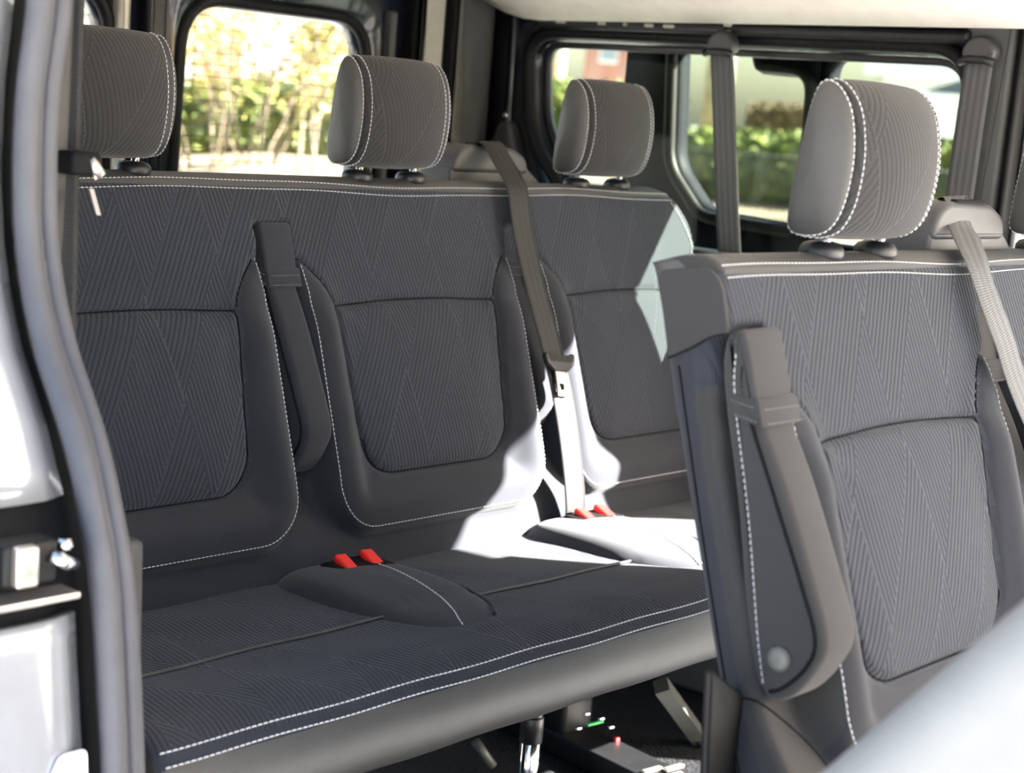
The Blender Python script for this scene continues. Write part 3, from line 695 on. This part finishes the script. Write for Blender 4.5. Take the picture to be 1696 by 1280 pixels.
# rear doors
YR = .55
def rear_door(n, x0, x1, w0, w1, label):
    inner = round_poly([(w0, .70), (w1, .70), (w1-.004, 1.268), (w0+.012, 1.268)], [.06, .06, .075, .075], 12)
    outer = to_rect(inner, x0, x1, .10, 1.42); to = lambda w, a, b: (a, w, b)
    d = struct(ring_plate(inner, outer, YR, YR+.05, to, r=.012).build('door_%d' % n, M['navy']), label, 'door')
    tube([(a, YR+.004, b) for a, b in inset2(inner, -.012)], .012, 8, True, (0, 1, 0)).build('trim', M['rubber'], d)
    wn = struct(pill(inset2(inner, -.01), YR+.030, YR+.034, .001, 1, to).build('window_%d' % n, M['glassrear'], smooth=False), 'rear door window pane with fine heating wires', 'window')
    mb = MB()
    for k in range(27):
        z = .725+.0203*k; tube([(w0+.006, YR+.028, z), (w1-.006, YR+.028, z)], .0005, 5, mb=mb)
    for k in range(5):
        x = w0+(w1-w0)*(k+.6)/5.2; tube([(x, YR+.028, .71), (x, YR+.028, 1.262)], .0004, 5, mb=mb)
    mb.build('heating_wires', M['wire'], wn)
    return d
rear_door(1, .510, 1.095, .548, .965, 'dark right rear door frame around the larger window')
rear_door(2, -.10, .470, -.06, .398, 'dark left rear door frame at the upper left')
mb = MB()
def vstrip(x0, x1, y, mat, name, label, z0=.12, z1=1.42, d=.02, r=.006, lean=0.0):
    o = pill(round_poly([(x0, z0), (x1, z0), (x1+lean, z1), (x0+lean, z1)], .004, 2), y-d, y+.02, r, 4, lambda w, a, b: (a, w, b)).build(name, mat); return struct(o, label, 'trim')
vstrip(.418, .440, YR, M['cream'], 'trim_1', 'thin cream strip on the post between the rear doors', lean=-.01)
vstrip(.472, .508, YR, M['navy'], 'trim_2', 'dark post between the rear doors', d=.012)
vstrip(.462, .470, YR, M['rubber'], 'trim_3', 'black rubber bead on the post between the rear doors', d=.02)
vstrip(1.012, 1.030, YR, M['gtrim'], 'trim_4', 'grey strip on the rear door beside the window', d=.018, z0=.95, z1=1.30)
vstrip(1.060, 1.090, YR, M['rubber'], 'trim_5', 'black rubber seal round the rear door', d=.035, r=.012)
vstrip(1.100, 1.165, YR, M['cream'], 'trim_6', 'cream painted body strip behind the door seal', d=.01)
vstrip(1.168, 1.186, YR, M['rubber'], 'trim_7', 'black rubber edge beside the grey corner pillar', d=.03, r=.008)
vstrip(1.188, 1.200, YR, M['cream'], 'trim_8', 'narrow cream flange at the corner pillar', d=.02)
vstrip(1.202, 1.305, YR, M['gtrimp'], 'trim_9', 'grey plastic corner pillar', d=.012)
# far side wall with the quarter window
XW = 1.30
toX = lambda w, a, b: (w, a, b)
def dense(poly, step=.012): p = resample(np.r_[poly, poly[:1]], step); return p[:-1]
qin = dense(round_poly([(.426, 1.274), (-.484, 1.279), (-.492, .90), (.21, .90), (.405, 1.10)], [.055, .06, .04, .04, .06], 10))
qout = to_rect(qin, -.590, .550, .10, 1.37)
wl = struct(ring_plate(qin, qout, XW, XW+.05, toX, r=.012).build('wall_left', M['navy']), 'dark painted far side wall around the quarter window', 'wall')
struct(tube([(XW-.004, a, b) for a, b in inset2(qin, -.016)], .013, 8, True, (1, 0, 0)).build('trim_10', M['rubber']), 'black rubber seal around the far quarter window', 'trim')
struct(pill(inset2(qin, -.008), XW+.040, XW+.044, .001, 1, toX).build('window_3', M['glass'], smooth=False), 'tinted far quarter window pane', 'window')
qi2 = inset2(qin, .012)
struct(ring_plate(qi2, inset2(qin, -.006), XW+.022, XW+.038, toX, r=.002).build('trim_11', M['blk']), 'grey inner lip of the far quarter window', 'trim')
# highlights of bare metal on the far corner post
struct(pill(round_poly([(.462, .96), (.486, .96), (.490, 1.33), (.466, 1.33)], .006, 3), XW-.018, XW+.01, .010, 5, toX).build('trim_12', M['navy']), 'glossy dark ridge on the far corner post', 'trim')
lathe((XW-.016, .474, 1.125), [(.007, .004), (.007, -.003), (.003, -.006)], 14, 'x').build('trim_13', M['chrome']); struct(bpy.data.objects['trim_13'], 'small bright bolt on the far corner post', 'bolt')
struct(pill(round_poly([(.41, .70), (.50, .70), (.505, 1.06), (.48, 1.115), (.455, 1.115), (.43, 1.05)], .02, 5), XW-.03, XW+.01, .012, 4, toX).build('trim_14', M['tower']), 'charcoal moulding at the foot of the far corner post', 'trim')
# rail above the quarter window, pale blocks added for its light spots
struct(pill(round_poly([(.40, 1.296), (-.50, 1.300), (-.50, 1.322), (.40, 1.318)], .008, 3), XW-.03, XW+.01, .008, 3, toX).build('trim_15', M['blk']), 'black rail above the far window', 'trim')
mb = MB()
for yy, w in ((.34, .022), (.24, .018), (.185, .008), (.13, .02), (.085, .024)): rbox((XW-.031, yy, 1.309), (.006, w, .006), .002, mb=mb)
struct(mb.build('trim_16', M['cream']), 'row of pale blocks added for the light spots in the rail above the far window', 'trim')
struct(rbox((XW-.02, -.041, 1.315), (.02, .020, .05), .003).build('trim_17', M['cream']), 'cream cover strip above the hanging belt anchor', 'trim')
# pillar beside the far doorway
struct(pill(round_poly([(-.488, .12), (-.575, .12), (-.575, 1.36), (-.488, 1.36)], .01, 3), XW-.018, XW+.02, .010, 4, toX).build('trim_18', M['gtrim']), 'grey pillar trim carrying the far belt', 'trim')
struct(pill(round_poly([(-.578, .12), (-.592, .12), (-.592, 1.36), (-.578, 1.36)], .004, 3), XW-.022, XW+.05, .006, 4, toX).build('trim_19', M['rubber']), 'black rubber seal of the far doorway', 'trim')
struct(pill(round_poly([(-.594, .12), (-.606, .12), (-.606, 1.30), (-.594, 1.30)], .004, 3), XW+.01, XW+.06, .004, 3, toX).build('trim_20', M['silver']), 'edge of the far doorway, coloured pale for the sunlight on it', 'trim')  # pale strip carries the sun on the doorway edge in its colour
# lower side trim beneath the far window
struct(rbox((XW-.03, -.02, .50), (.05, 1.1, .76), .015).build('trim_21', M['gtrim']), 'grey lower side panel below the far window', 'trim')
struct(rbox((XW-.05, -.22, .905), (.08, .56, .035), .012).build('trim_22', M['blk']), 'black ledge below the far window', 'trim')
# opened sliding door standing outside the far wall
XD = 1.42
din = dense(round_poly([(.168, 1.281), (.005, 1.283), (-.012, 1.240), (-.120, 1.237), (-.130, .975), (.072, .982), (.150, 1.062)], [.01, .008, .012, .03, .02, .02, .03], 8), .01)
dout = to_rect(din, -.147, .292, .15, 1.41)
d3 = struct(ring_plate(din, dout, XD, XD+.045, toX, r=.008).build('door_3', M['navydull']), 'dark sliding door slid open outside the far window', 'door')
din2 = dense(round_poly([(-.166, 1.276), (-.72, 1.281), (-.73, .95), (-.166, .95)], [.03, .045, .03, .03], 8), .01)
ring_plate(din2, to_rect(din2, -.80, -.147, .15, 1.41), XD, XD+.045, toX, r=.008).build('window_frame', M['navydull'], d3)
for w_, k in ((din, 4), (din2, 5)): struct(pill(inset2(w_, -.004), XD+.025, XD+.029, .001, 1, toX).build('window_%d' % k, M['glassdoor'], smooth=False), 'front pane of the opened sliding door' if k == 5 else 'rear pane of the opened sliding door with cut corner', 'window')
tube([(XD-.004, a, b) for a, b in inset2(din, -.014)], .012, 8, True, (1, 0, 0)).build('window_seal', M['rubber'], d3)
# ------------------------------------------------------------------ near doorway (left edge of the photo)
XS = -.38
sp = np.array([onx(*q, XS) for q in ((98, -260), (90, 0), (72, 150), (66, 300), (72, 430), (98, 570), (146, 720), (176, 850), (198, 1000), (212, 1280), (214, 1500))])
spc = crom(sp, 8); ysl = lambda z: np.interp(z, sp[::-1, 2], sp[::-1, 1])
mb = MB()
tube(spc+np.array([-.016, -.004, 0]), .0115, 14, mb=mb); tube(spc+np.array([.010, .006, 0]), .0100, 14, mb=mb); tube(spc+np.array([.0, .016, 0]), .016, 12, mb=mb)
struct(mb.build('trim_23', M['seal']), 'twin-lipped grey rubber seal of the near doorway', 'trim')
def jamb(z0, z1, x0, x1, off, mat, name, label, nz=24, th=.012):
    V = []; Fc = []; zs = np.linspace(z0, z1, nz); xs_ = np.linspace(x0, x1, 9)
    for t_ in (0, th):
        for z in zs:
            for k, x in enumerate(xs_):
                e = (x-x0)/(x1-x0); rnd = .014*max(0, (e-.8)/.2)**2; V.append((x, float(ysl(z))+off+rnd+t_, z))
    nxx = len(xs_); S_ = nz*nxx
    for j in range(nz-1):
        for i in range(nxx-1):
            a = j*nxx+i; Fc.append((a, a+1, a+nxx+1, a+nxx)); Fc.append((S_+a, S_+a+nxx, S_+a+nxx+1, S_+a+1))
    ed = list(range(nxx))+[j*nxx+nxx-1 for j in range(1, nz)]+[(nz-1)*nxx+i for i in range(nxx-2, -1, -1)]+[j*nxx for j in range(nz-2, 0, -1)]
    for k in range(len(ed)): a, b = ed[k], ed[(k+1) % len(ed)]; Fc.append((b, a, S_+a, S_+b))
    return struct(new(name, V, Fc, mat), label, 'body panel')
jamb(.785, 1.45, -.60, -.402, .012, M['silver'], 'wall_right', 'glossy painted door pillar at the upper left edge')
jamb(.20, .692, -.60, -.412, .006, M['silver'], 'trim_24', 'glossy painted lower pillar panel at the lower left corner')
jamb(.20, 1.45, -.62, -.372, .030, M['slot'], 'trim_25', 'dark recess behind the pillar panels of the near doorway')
yl = float(ysl(.74))
lt = root('door_latch', 'metal door latch in the dark gap of the near pillar', 'latch', (-.455, yl, .73))
rbox((-.470, yl-.002, .748), (.05, .03, .036), .004).build('latch_body', M['darksteel'], lt)
rbox((-.478, yl-.020, .748), (.020, .012, .034), .003).build('latch_plate', M['steel'], lt)
tube([(-.452, yl-.016, .752), (-.440, yl-.022, .746), (-.430, yl-.016, .742)], .006, 10).build('striker', M['chrome'], lt)
lathe((-.436, yl-.012, .758), [(.005, -.005), (.007, 0), (.005, .006)], 12).build('bolt', M['chrome'], lt)
rbox((-.470, yl-.008, .716), (.09, .03, .006), .002).build('lower_plate', M['steel'], lt)
q0 = onx(104, 1280, -.432); ys_ = float(ysl(.57))
ow = np.array([ [x, z] for x, z in round_poly([(-.462, .50), (-.418, .50), (-.418, .582), (-.444, .582), (-.458, .560)], .006, 4)])
st = pill(ow, .003, .006, .001, 2, lambda w, a, b: (a, float(ysl(b))+w-.001, b)).build('sticker', M['white'])
tag(st, 'white rounded sticker on the lower pillar panel, bottom left corner', 'sticker')
em = lathe((0, 0, 0), [(.008, 0), (.008, .001)], 20).v
new('emblem', [(-.436+v[0], float(ysl(.553))+.0015-v[2], .553+v[1]) for v in em], [tuple(range(20)), tuple(range(20, 40))], M['ink'], st, label='pale round emblem')
# inner pillar trim and near quarter wall
struct(pill(round_poly([(-.400, .12), (-.335, .12), (-.335, 1.42), (-.398, 1.42)], .01, 3), -.335, -.292, .010, 4, lambda w, a, b: (w, a, b)).build('trim_26', M['trimnear']), 'grey brown inner trim of the near pillar', 'trim')
struct(pill(round_poly([(-.578, .12), (-.46, .12), (-.46, .722), (-.547, .727)], .008, 3), -.335, -.298, .010, 4, lambda w, a, b: (w, a, b)).build('trim_27', M['trimnear']), 'lower trim flange inside the near doorway', 'trim')
struct(rbox((-.40, .09, .78), (.10, .96, 1.36), .02).build('wall_near', M['navy']), 'near quarter panel behind the pillar', 'wall')
bn = root('seat_belt', 'dark seat belt with a silver tongue running down the near pillar, at the left edge', 'seat belt', (-.31, -.45, 1.05), 'seat belts')
ribbon(np.array([(-.303, -.388, 1.40), (-.303, -.394, 1.05), (-.303, -.408, .62)]), .034, np.array([(.7, -.7, 0)]*2), .0016, 'webbing', M['belt'], bn)
qb = onx(118, 268, -.305)
rbox(qb+np.array([0, -.012, 0]), (.034, .030, .022), .005).build('belt_stop', M['slot'], bn)
a_, b_ = onx(136, 262, -.30), onx(152, 290, -.29)
tube([a_+np.array([0, -.012, 0]), b_+np.array([0, -.014, 0])], .006, 10).build('tongue_handle', M['steel'], bn)
a_, b_ = onx(140, 312, -.29), onx(152, 356, -.29)
tube([a_+np.array([0, -.012, 0]), b_+np.array([0, -.012, 0])], .0055, 4, sy=.35).build('tongue', M['chrome'], bn, smooth=False)
# ------------------------------------------------------------------ things under the bench
ZF = .12
rt = root('seat_rail', 'black seat rail latch with green and red marks on the floor under the bench', 'rail', (.95, -.2, ZF))
pa, pb_ = onz(935, 1190, ZF+.05), onz(1180, 1330, ZF+.03)
dirr = (pb_-pa); ang = math.atan2(dirr[1], dirr[0]); mid_ = (pa+pb_)/2; Ln = float(np.linalg.norm(dirr))
RZ = np.array(Matrix.Rotation(ang, 3, 'Z'))
rbox((mid_[0], mid_[1], ZF+.02), (Ln+.25, .075, .036), .004, rot=RZ).build('rail', M['darksteel'], rt)
rbox((pa[0]+.01, pa[1]+.01, ZF+.055), (.07, .07, .075), .01, rot=RZ).build('latch_housing', M['darksteel'], rt)
g = onz(985, 1200, ZF+.09); rbox((g[0], g[1], ZF+.0925), (.006, .034, .004), .001, rot=RZ).build('green_mark', M['green'], rt, label='green mark')
g = onz(1022, 1216, ZF+.05); rbox((g[0], g[1], ZF+.041), (.007, .010, .008), .002, rot=RZ).build('red_mark', M['red'], rt, label='red mark')
for px_, py_ in ((972, 1182), (996, 1190), (1012, 1204), (958, 1206)):
    g = onz(px_, py_, ZF+.085); rbox((g[0], g[1], ZF+.085), (.006, .012, .005), .002, rot=RZ).build('clip', M['chrome'], rt)  # small bright blocks added for the tiny highlights on the latch
for px_, py_ in ((1080, 1272), (1116, 1268)):
    g = onz(px_, py_, ZF+.045); rbox((g[0], g[1], ZF+.042), (.010, .04, .006), .002, rot=RZ).build('clip', M['steel'], rt)
ra = root('seat_brace', 'grey flat steel brace slanting to the floor under the far end of the bench', 'brace', (1.1, -.2, ZF))
a_, b_ = onz(1095, 1135, ZF+.14), onz(1158, 1222, ZF+.012)
tube([a_, a_*.5+b_*.5, b_], .017, 4, ref=(1, 0, 0)).build('bar', M['greysteel'], ra, smooth=False)
tube([b_+np.array([-.004, .0, .002]), b_+np.array([.01, -.02, -.008])], .016, 4, ref=(1, 0, 0)).build('foot', M['chrome'], ra, smooth=False)
g = onz(800, 1248, ZF+.03)
sc_ = tube([g+np.array([-.01, .01, .02]), g+np.array([.012, -.012, -.02])], .008, 12).build('floor_bolt', M['greysteel']); tag(sc_, 'small grey bolt standing on the floor left of the chromed leg', 'bolt')
# ------------------------------------------------------------------ pale seat back in the near right corner
fs = root('front_seat', 'pale grey seat back leaning forward, blurred in the near right corner', 'seat', (-.1, -1.5, .12))
dl = np.array([-1.357+1.26, .868-.748]); dl = dl/np.linalg.norm(dl); nl = np.array([dl[1], -dl[0]]); 
p0 = onx(1500, 1138, -.28)[[1, 2]]
prof = [p0-dl*.50, p0+dl*.40, p0+dl*.40-np.array([.30, .10]), p0-dl*.50-np.array([.40, -.02])]
pill(round_poly(prof, [.03, .05, .05, .03], 8), -.28, .015, .045, 8, toX).build('backrest', M['pale'], fs)
rbox((-.13, -1.62, .36), (.29, .50, .20), .05, seg=6).build('cushion', M['pale'], fs)
rbox((-.13, -1.62, .19), (.24, .40, .15), .02).build('base', M['darksteel'], fs)
# ------------------------------------------------------------------ outdoors
GZ = -.43
def gz(x, y):
    d = math.hypot(x-CAM[0], y-CAM[1]); th = math.atan2(x-CAM[0], y-CAM[1])
    rise = np.interp(math.degrees(th), [-180, 20, 38, 47, 55, 66, 120, 180], [0, 0, 1.05, 1.05, 1.03, 1.03, 0, 0])
    return GZ+rise*float(sstep(4., 13.5, np.array(d)))
V = []; Fc = []; rr_ = [0, 1.5, 3, 4, 5, 6.5, 8, 9.5, 11, 12.5, 13.5, 15, 18, 25, 40, 70, 140]; na = 90
for r_ in rr_:
    for k in range(na):
        th = 2*math.pi*k/na; x, y = CAM[0]+r_*math.sin(th), CAM[1]+r_*math.cos(th); V.append((x, y, gz(x, y)))
for i in range(len(rr_)-1):
    for k in range(na): Fc.append((i*na+k, i*na+(k+1) % na, (i+1)*na+(k+1) % na, (i+1)*na+k))
gr = new('ground', V, Fc, M['ground']); gr.data.materials.append(M['verge'])
for f in gr.data.polygons:
    if 11.2 < math.hypot(f.center.x-CAM[0], f.center.y-CAM[1]) < 20: f.material_index = 1
gr['kind'] = 'structure'; gr['label'] = 'pale sunlit ground rising to the hedges'; gr['category'] = 'ground'
def leaves(mb, c, size, n, s0, shape=None):
    for _ in range(n):
        p = np.array([random.uniform(-.5, .5), random.uniform(-.5, .5), random.uniform(-.5, .5)])
        # favour the skin
        k = random.randrange(3); 
        if random.random() < .75: p[k] = math.copysign(random.uniform(.40, .53), p[k])
        p = c+p*size
        a = np.array([random.gauss(0, 1) for _ in range(3)]); a /= np.linalg.norm(a); b = np.cross(a, [random.gauss(0, 1) for _ in range(3)]); b /= np.linalg.norm(b)
        s = s0*random.uniform(.6, 1.4); L = s*1.5
        mb.add([p-a*L*.5, p+b*s*.4, p+a*L*.5, p-b*s*.4], [(0, 1, 2, 3)])
def hedge(pxa, pxb, da, db, ytop_a, ytop_b, base_, depth, mat, label, n, s0, group):
    A_, B_ = away(pxa, 215, da), away(pxb, 215, db); zt = (away(pxa, ytop_a, da)[2]+away(pxb, ytop_b, db)[2])/2
    m = (A_+B_)/2; L = np.linalg.norm((B_-A_)[:2]); ang = math.atan2(B_[1]-A_[1], B_[0]-A_[0]); zb_ = min(gz(A_[0], A_[1]), gz(B_[0], B_[1]))-.05+base_
    za, zbb = away(pxa, ytop_a, da)[2], away(pxb, ytop_b, db)[2]
    mb = MB(); nl = max(8, int(L/.12)); hgt = lambda t: za+(zbb-za)*t
    # lumpy core
    nc = 14; Vc = []
    for i in range(nl+1):
        t = i/nl
        for k in range(nc):
            th = 2*math.pi*k/nc; e = .55; cx = math.copysign(abs(math.cos(th))**e, math.cos(th)); cz = math.copysign(abs(math.sin(th))**e, math.sin(th))
            endk = 1-.12*(abs(2*t-1) > .97); wob = 1+.10*math.sin(i*1.7+k*2.3)+random.uniform(-.06, .06)
            z0_, z1_ = zb_, hgt(t); Vc.append(((t-.5)*L, cx*depth*.42*wob*endk, (z0_+z1_)/2+cz*(z1_-z0_)*.47*wob))
    Fcc = []
    for i in range(nl):
        for k in range(nc): Fcc.append((i*nc+k, i*nc+(k+1) % nc, (i+1)*nc+(k+1) % nc, (i+1)*nc+k))
    Fcc += [tuple(range(nc))[::-1], tuple(range(nl*nc, (nl+1)*nc))]
    mb.add(Vc, Fcc)
    for i in range(12):
        t = (i+.5)/12; leaves(mb, np.array([(t-.5)*L, 0, (zb_+hgt(t))/2]), np.array([L/12, depth, hgt(t)-zb_]), n//12, s0)
    Rm = np.array(Matrix.Rotation(ang, 3, 'Z')); V_ = np.array(mb.v) @ Rm.T+np.array([m[0], m[1], 0])
    o = new('hedge', V_, mb.f, mat, smooth=False); tag(o, label, 'hedge', group); return o
hedge(60, 700, 14, 14, 132, 140, 0, 1.0, M['leafA'], 'bright green leafy hedge seen through the rear door window', 9000, .045, 'clipped hedges')
hedge(830, 1130, 15, 15, 128, 150, 0, 1.0, M['leafA'], 'yellow green hedge below the brick house, behind the far headrest', 3500, .05, 'clipped hedges')
hedge(1090, 1760, 13, 13, 212, 236, 0, .8, M['leafA'], 'low green hedge behind iron railings, through the far sliding door window', 7000, .04, 'clipped hedges')
hedge(1236, 1420, 20, 20, 172, 176, .55, .8, M['leafC'], 'brown beech hedge standing above the low green hedge', 2600, .05, 'clipped hedges')
def branch(mb, p, d, L, r, depth, tips):
    n = 5; pts = [p]; dd = np.array(d, float)
    for i in range(n):
        dd = dd+np.array([random.gauss(0, .10), random.gauss(0, .10), random.gauss(.02, .06)]); dd /= np.linalg.norm(dd); pts.append(pts[-1]+dd*L/n)
    tube(pts, np.linspace(r, r*.45, n+1), 6, mb=mb, caps=False); tips.append(pts[-1]); tips.append(pts[3])
    if depth > 0:
        for _ in range(3):
            k = random.randint(2, n); nd = dd+np.array([random.gauss(0, .5), random.gauss(0, .5), random.gauss(.15, .3)]); branch(mb, pts[k], nd/np.linalg.norm(nd), L*.62, r*.5, depth-1, tips)
def shrub(px_, dist, ytop, label, stems=5, leaf=500, group='bare shrubs', r0=.014, ls=.05):
    b = away(px_, 230, dist); b[2] = gz(b[0], b[1])-.03; top = away(px_, ytop, dist)[2]; H = top-b[2]
    r = root('shrub', label, 'shrub', tuple(b), group); mb = MB(); tips = []
    for k in range(stems):
        th = 2*math.pi*k/stems+random.random(); branch(mb, b+np.array([math.cos(th), math.sin(th), 0])*.12, np.array([math.cos(th)*.28, math.sin(th)*.28, 1]), H*.62, r0, 2, tips)
    mb.build('stem', M['bark'], r)
    lb = MB()
    for _ in range(leaf):
        t = random.choice(tips); leaves(lb, t, np.array([.28, .28, .28])*H*.6, 1, ls)
    lb.build('foliage', M['leafB'], r, smooth=False)
shrub(335, 12, -60, 'thin yellow shrub leftmost in the rear door window', 5, 500)
shrub(425, 12.4, -90, 'multi-stemmed budding shrub in the middle of the rear door window', 7, 700)
shrub(515, 12.2, -40, 'budding shrub next to the middle headrest in the rear door window', 5, 600)
shrub(150, 12, -60, 'budding shrub seen through the left rear door window corner', 5, 500)
def tree(px_, dist, label, r0=.14, H=7):
    b = away(px_, 230, dist); b[2] = gz(b[0], b[1])-.05; r = root('tree', label, 'tree', tuple(b), 'street trees'); mb = MB(); tips = []
    tube([b, b+np.array([.03, 0, H*.3]), b+np.array([-.02, .04, H*.6])], [r0, r0*.85, r0*.7], 12, mb=mb)
    for _ in range(6): branch(mb, b+np.array([-.01, .02, H*random.uniform(.35, .6)]), np.array([random.gauss(0, .5), random.gauss(0, .5), .7]), H*.4, r0*.35, 1, tips)
    mb.build('trunk', M['barkp'], r); lb = MB()
    for _ in range(500): leaves(lb, random.choice(tips), np.array([1., 1., 1.])*1.2, 1, .10)
    lb.build('foliage', M['leafA'], r, smooth=False)
tree(903, 17, 'pale tree trunk at the left side of the far quarter window')
tree(1180, 16, 'pale tree trunk behind the hanging far seat belt')
# railings before the low hedge
ra_, rb_ = away(1100, 300, 12), away(1760, 300, 12)
rl_ = root('railing', 'dark iron railing in front of the low green hedge', 'railing', (float((ra_+rb_)[0]/2), float((ra_+rb_)[1]/2), gz(*((ra_+rb_)/2)[:2])))
zt = away(1300, 262, 12)[2]; mb = MB()
for zz in (zt, zt-.32): tube([(ra_[0], ra_[1], zz), (rb_[0], rb_[1], zz)], .008, 6, mb=mb)
for k in range(61):
    q = ra_+(rb_-ra_)*k/60; tube([(q[0], q[1], gz(q[0], q[1])-.02), (q[0], q[1], zt+.02)], .006, 6, mb=mb)
mb.build('bars', M['rail'], rl_)
def house(px_, dist, width, depth, zb, wall_h, roof_h, mat, label, wins, cat='house', yaw=0., gable=False):
    c = away(px_, 215, dist); v = c-CAM; a0 = math.atan2(v[1], v[0])-math.pi/2+yaw
    r = root('house', label, cat, (c[0], c[1], zb)); Rm = np.array(Matrix.Rotation(a0, 3, 'Z')); T_ = lambda p: np.asarray(p) @ Rm.T+np.array([c[0], c[1], 0])
    b = rbox((0, depth/2, zb+wall_h/2), (width, depth, wall_h), .02); new('walls', T_(b.v), b.f, mat, r, smooth=False)
    zt_ = zb+wall_h; w2 = width/2+.4
    if roof_h:
        Vr = [(-w2, -.5, zt_-.05), (w2, -.5, zt_-.05), (w2, depth+.5, zt_-.05), (-w2, depth+.5, zt_-.05), (-w2, depth/2, zt_+roof_h), (w2, depth/2, zt_+roof_h)] if not gable else [(-w2, -.5, zt_-.05), (w2, -.5, zt_-.05), (w2, depth+.5, zt_-.05), (-w2, depth+.5, zt_-.05), (0, -.5, zt_+roof_h), (0, depth+.5, zt_+roof_h)]
        Fr = [(0, 1, 5, 4), (2, 3, 4, 5), (1, 2, 5), (3, 0, 4), (3, 2, 1, 0)] if not gable else [(0, 4, 5, 3), (1, 2, 5, 4), (0, 1, 4), (2, 3, 5), (3, 2, 1, 0)]
        new('roof', T_(Vr), Fr, M['roof'], r, smooth=False)
        e = rbox((0, -.5, zt_-.12), (2*w2, .06, .22), .01); new('fascia', T_(e.v), e.f, M['render'], r, smooth=False)
    for (x, z, w, h_) in wins:
        f = rbox((x, -.01, z), (w, .12, h_), .01); fo = new('window', T_(f.v), f.f, M['render'], r, smooth=False)
        g_ = rbox((x, -.05, z), (w*.82, .10, h_*.82), .005); new('pane', T_(g_.v), g_.f, M['winglass'], fo, smooth=False)
house(1036, 42, 2.3, 6, .6, 2.45, 1.2, M['brick'], 'red brick house with white framed window beyond the hedge', [(-.58, 2.62, .45, .55), (.5, 2.62, .45, .55)])
house(410, 46, 9, 8, .8, 3.0, 2.0, M['render'], 'white rendered house behind the budding shrubs', [(2.4, 2.4, 1.2, 1.2), (-3, 2.4, 1.2, 1.2)])
house(362, 40, .95, 3, .8, 2.2, 0, M['brick'], 'small brick outbuilding behind the leftmost shrub', [])
house(1555, 38, 2.6, 6, .4, 2.25, .22, M['render'], 'pale wide building at the right of the sliding door window', [(.5, 1.7, .5, .4)])
house(1590, 33, .95, 2, .4, 1.62, .30, M['render'], 'small pale shed with dark slate roof in front of the wide building', [], gable=True)
# ------------------------------------------------------------------ light
W = bpy.data.worlds.new('world'); SC.world = W; W.use_nodes = True; t = NT(W); bg = t.n['Background']
sky = t.node('ShaderNodeTexSky', sky_type='NISHITA'); sky.sun_disc = False; sky.sun_elevation = math.radians(33); sky.sun_rotation = math.radians(150); sky.dust_density = 2.5; sky.air_density = 1.0
hs = t.node('ShaderNodeHueSaturation'); hs.inputs['Saturation'].default_value = 1.05; t.l.new(sky.outputs[0], hs.inputs['Color'])
t.l.new(hs.outputs[0], bg.inputs[0]); bg.inputs[1].default_value = .75
sd_ = bpy.data.lights.new('sun', 'SUN'); sd_.energy = 92; sd_.angle = math.radians(.55); sd_.color = (1, .965, .915)
so = bpy.data.objects.new('sun', sd_); COL.objects.link(so)
AZ, EL = math.radians(47.5), math.radians(32.5); SUNV = np.array([math.cos(AZ)*math.cos(EL), -math.sin(AZ)*math.cos(EL), math.sin(EL)])   # towards the sun
so.rotation_euler = Vector(SUNV).to_track_quat('Z', 'Y').to_euler(); so.location = (4, -4, 6)
vs = SC.view_settings; vs.view_transform = 'Standard'; vs.look = 'None'; vs.exposure = 0.14; vs.gamma = 1; vs.use_curve_mapping = False
for o in bpy.data.objects:
    if '_w' in o: del o['_w']
